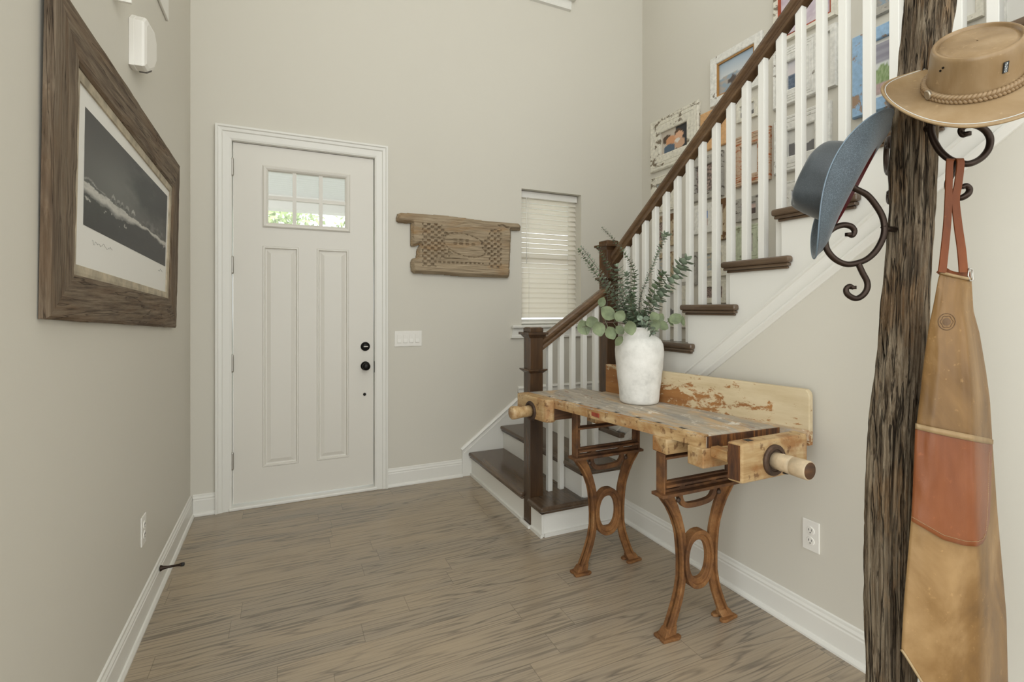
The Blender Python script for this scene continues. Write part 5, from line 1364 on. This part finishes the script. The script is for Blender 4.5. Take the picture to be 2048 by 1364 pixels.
# ------------------------------------------------------------------ blue grey cowboy hat hung on the left hook
DB = 1.24
tip, bot = at(1786, 234, DB), at(1632, 514, DB)
bc = (tip+bot)/2; bf = (tip-bot).normalized(); HL = (tip-bot).length/2
tc_ = V(0, 0, 1.33)-bc; tc_ = (tc_-bf*tc_.dot(bf)).normalized()      # towards the room, seen from the hall
ba0 = tc_.cross(bf).normalized()
if ba0.dot(RV) > 0: ba0 = -ba0
BT = math.radians(3)
bl_ = tc_*math.cos(BT)+ba0*math.sin(BT); ba = ba0*math.cos(BT)-tc_*math.sin(BT)      # the crown points away to the left
def BH(f, l, a): return bc+bf*f+bl_*l+ba*a
blue = thing('felt_hat', 'blue grey felt cowboy hat hanging sideways on the left hook of the coat stand', 'hat', BH(0, 0, 0.0))
nu = 96
def crown_b(phi, k):
    c, s_ = math.cos(phi), math.sin(phi)
    tab = [(0.0, 1.0, 1.0, 0.0), (0.15, 0.99, 0.985, 0.018), (0.35, 0.965, 0.95, 0.050), (0.55, 0.93, 0.88, 0.083), (0.68, 0.885, 0.79, 0.108), (0.76, 0.84, 0.70, 0.120), (0.83, 0.76, 0.58, 0.124), (0.90, 0.60, 0.42, 0.121), (0.96, 0.40, 0.25, 0.117), (1.0, 0.03, 0.02, 0.114)]
    fa = interp([(q[0], q[1]) for q in tab], k); la = interp([(q[0], q[2]) for q in tab], k); h = interp([(q[0], q[3]) for q in tab], k)
    p = 2.3; q = 1.0/(abs(c)**p+abs(s_)**p)**(1/p)
    f = 0.103*fa*c*q; l = 0.083*la*s_*q
    w_ = sm(0.55, 0.9, k)
    # crease along the middle, lower at the back, pinched at the front
    h -= w_*0.030*math.exp(-(l/0.022)**2)*(0.55+0.45*clamp(f/0.1+0.4))
    h -= w_*0.020*sm(0.02, 0.10, f)+w_*0.004*sm(-0.03, -0.10, f)
    dent = sm(0.35, 0.75, k)*math.exp(-((f+0.050)/0.030)**2)
    l *= 1-0.22*dent
    return BH(f, l, h)
m = MB(); ks = [0, 0.07, 0.15, 0.25, 0.35, 0.45, 0.55, 0.62, 0.68, 0.72, 0.76, 0.8, 0.83, 0.87, 0.90, 0.93, 0.96, 0.98, 1.0]
m.rings([[crown_b(2*math.pi*i/nu, k) for i in range(nu)] for k in ks], cap=False)
m.build('crown', 'dark_grey_felt', blue, smooth=True, sub=1)
def brim_b(phi, t):
    c, s_ = math.cos(phi), math.sin(phi)
    f = c*lerp(0.103, HL, t); l = s_*lerp(0.083, 0.142, t**0.9)
    u = abs(s_)**1.7
    z = u*(0.060*t**1.6)-0.010*t*abs(c)**2+0.012*sm(0.6, 1.0, t)*abs(c)**6
    l *= 1-0.10*u*t*t
    return BH(f, l, z)
m = MB(); rows = [i/14 for i in range(15)]
def bn(phi, t):
    e = 1e-3; a = brim_b(phi+e, t)-brim_b(phi-e, t); b = brim_b(phi, min(1, t+e))-brim_b(phi, max(0, t-e))
    n_ = a.cross(b).normalized(); return n_ if n_.dot(ba) > 0 else -n_
ring = [[brim_b(2*math.pi*i/nu, t) for i in range(nu)] for t in rows]
under = [[brim_b(2*math.pi*i/nu, t)-bn(2*math.pi*i/nu, t)*0.0028 for i in range(nu)] for t in rows[::-1]]
m.rings(ring+under, cap=False, closed=True)
bb_ = m.build('brim', 'blue_grey_felt', blue, smooth=True)
MB().tube([brim_b(2*math.pi*i/nu, 1.0)-bn(2*math.pi*i/nu, 1.0)*0.0014 for i in range(nu+1)], 0.0017, 6).build('brim_edge', plain('felt_edge', (104, 120, 132), 0.55), bb_, smooth=True)
m = MB(); m.rings([[BH(0.1015*k*math.cos(2*math.pi*i/nu), 0.081*k*math.sin(2*math.pi*i/nu), z) for i in range(nu)] for k, z in ((1.0, -0.003), (0.985, 0.03))], cap=False)
m.build('sweatband', 'dark_red_band', blue, smooth=True)

# ------------------------------------------------------------------ leather apron on straps
DA = 1.10
ap = thing('leather_apron', 'tan leather apron with a red brown pocket hanging from the coat stand by its straps', 'apron', at(1910, 900, DA))
AL = [(542, 1882), (554, 1877), (598, 1869), (652, 1858), (704, 1850), (752, 1844), (801, 1839), (847, 1833), (900, 1829), (1015, 1824), (1108, 1816), (1201, 1808), (1288, 1803), (1320, 1806), (1364, 1850), (1400, 1890)]
AR = [(542, 1938), (558, 1943), (622, 1947), (666, 1959), (742, 1972), (801, 1980), (869, 1984), (1015, 1994), (1139, 2005), (1232, 2013), (1364, 2016), (1480, 2018)]
V1 = 1470
def apd(s, v, back=0.0):
    k = sm(540, 760, v)
    d = DA+0.012-0.040*k*math.sin(math.pi*clamp(s*0.9+0.05))-0.010*k*math.exp(-((s-0.74)/0.07)**2)-0.012*(1-k)*math.sin(math.pi*s)+0.035*sm(0.80, 1.0, s)*k
    d += 0.004*fbm(s*3, v*0.004, 1.0)
    return d+back
def apron_pt(s, v, back=0.0):
    return at(lerp(interp(AL, v), interp(AR, v), s), v+(1-s)*0.0-6*math.sin(math.pi*s)*(1-sm(540, 620, v))*-1*0.8+0, apd(s, v, back))
rows = []; nv_, ns = 90, 28
for j in range(nv_+1):
    v = lerp(0, 1, j/nv_)
    fr = []
    for i in range(ns+1):
        s = i/ns
        v0 = lerp(543, 558, s); v1 = lerp(1300, V1+60, sm(0, 1, s)**0.55)
        vv = lerp(v0, v1, v); fr.append((s, vv))
    rows.append(fr)
AE = [(1300, 1803), (1320, 1803)]
def lft(v): return interp(AL[:13]+[(1600, 1798)], v)
def apron_pt(s, v, back=0.0):
    return at(lerp(lft(v), interp(AR, v), s), v, apd(s, v, back))
m = MB()
m.rings([[apron_pt(s, v) for s, v in fr]+[apron_pt(s, v, 0.005+0.022*math.sin(math.pi*s)*sm(540, 640, v)) for s, v in fr[::-1]] for fr in rows])
m.build('body', 'tan_leather', ap, smooth=True, angle=60)
m = MB(); m.tube([apron_pt(i/24, lerp(545, 559, i/24), -0.001) for i in range(25)], 0.0036, 8); m.build('top_binding', 'edge_leather', ap, smooth=True)
m = MB(); m.tube([apron_pt(i/24, lerp(1300, V1+60, sm(0, 1, i/24)**0.55)-1, -0.001) for i in range(25)], 0.0028, 8); m.build('hem', 'edge_leather', ap, smooth=True)
# pocket wrapping round the front
def pk(s, t):
    """s across, t from the top edge down"""
    top = lerp(852, 884, max(0.0, s)**0.9); bt = interp([(0, 1042), (0.2, 1060), (0.42, 1080), (0.7, 1092), (0.86, 1093), (0.94, 1086), (0.985, 1068), (1.0, 1040)], s)
    v = lerp(top, bt, t); l = interp([(847, 1831), (1045, 1822.5)], v); r = interp([(880, 1985), (1015, 1981), (1074, 1977)], v)
    return (lerp(l, r, s), v, s)
def pkp(s, t, off=0.0): u, v, q = pk(s, t); return at(u, v, apd(clamp((u-lft(v))/(interp(AR, v)-lft(v))), v)-0.006-off)
m = MB(); ns, nt_ = 28, 24
fr = [[pkp(i/ns, j/nt_) for i in range(ns+1)] for j in range(nt_+1)]; bk = [[pkp(i/ns, j/nt_, -0.0035) for i in range(ns+1)] for j in range(nt_+1)]
m.rings([a+b[::-1] for a, b in zip(fr, bk)])
po = m.build('pocket', 'red_brown_leather', ap, smooth=True)
m = MB()
def strip(t0, t1, off): return [[pkp(lerp(-0.002, 1.012, i/ns), t, off) for i in range(ns+1)] for t in (t0, t1)]
a, b = strip(-0.03, 0.028, 0.0025); c, d = strip(0.028, -0.03, -0.001); m.rings([a, b, c, d], cap=False, closed=True)
m.build('pocket_binding', 'edge_leather', po, smooth=True)
m = MB()
path = [pkp(0.004+0.97*k/60, interp([(0, 0.955), (1, 0.955)], k/60), 0.0006) for k in range(59)]+[pkp(0.965, 0.95-0.85*k/40, 0.0006) for k in range(1, 41)]
for a_, b_ in zip(path[::1], path[1:]): m.tube([a_, a_.lerp(b_, 0.6)], 0.0007, 5)
m.build('pocket_stitching', 'edge_leather', po)
# embossed round stamp
cst = (1893.5, 643.5)
def ap_front(u, v, off): return at(u, v, apd((u-lft(v))/(interp(AR, v)-lft(v)), v)-off)
m = MB()
m.tube([ap_front(cst[0]+17*math.cos(a), cst[1]+16.5*math.sin(a), 0.0003) for a in [2*math.pi*i/40 for i in range(41)]], 0.0009, 6)
m.tube([ap_front(cst[0]+12*math.cos(a)*(1+0.08*math.cos(6*a)), cst[1]+11.5*math.sin(a)*(1+0.08*math.cos(6*a)), 0.0003) for a in [2*math.pi*i/48 for i in range(49)]], 0.0008, 6)
k0 = len(m.v)
for r in (8.5, 4, 0.5):
    for i in range(24): a = 2*math.pi*i/24; m.v.append(ap_front(cst[0]+r*math.cos(a), cst[1]+r*0.9*math.sin(a), 0.0008+0.0006*(1-r/8.5)))
for j in range(2):
    for i in range(24): k = (i+1) % 24; m.f.append((k0+j*24+i, k0+j*24+k, k0+(j+1)*24+k, k0+(j+1)*24+i))
m.build('stamp', 'stamp_ink', ap, smooth=True)
# straps looped over the hook's ring, cross piece and buckle
def strap(pts, w0, w1, name='strap', side=None):
    P_ = spline([at(*p) for p in pts], 8); n = len(P_); m = MB(); rs = []
    for i, p in enumerate(P_):
        t_ = (P_[min(i+1, n-1)]-P_[max(i-1, 0)]).normalized(); sd = (side or RV); sd = (sd-t_*sd.dot(t_)).normalized(); nn = sd.cross(t_).normalized(); w_ = lerp(w0, w1, i/(n-1))
        rs.append([p-sd*w_+nn*0.0013, p+sd*w_+nn*0.0013, p+sd*w_-nn*0.0013, p-sd*w_-nn*0.0013])
    return m.rings(rs).build(name, 'strap_leather', ap)
strap([(1905, 320, 1.150), (1901, 319, 1.132), (1899, 330, 1.122), (1897, 390, 1.118), (1894, 450, 1.112), (1887, 520, 1.106), (1884, 545, 1.104)], 0.0070, 0.0088)
strap([(1914, 322, 1.150), (1919, 318, 1.132), (1921, 330, 1.124), (1916, 370, 1.122), (1911, 400, 1.120), (1916, 450, 1.116), (1923, 500, 1.110), (1927, 545, 1.106)], 0.0075, 0.0098)
strap([(1880, 538, 1.128), (1895, 548, 1.118), (1915, 553, 1.118), (1940, 552, 1.122)], 0.010, 0.010, 'cross_strap', UV)
m = MB(); q = [(1938, 537), (1945, 539), (1946, 560), (1940, 562), (1936, 551), (1938, 537)]
m.tube([at(u, v, 1.104) for u, v in q], 0.0017, 8); m.build('buckle', 'nickel', ap, smooth=True)
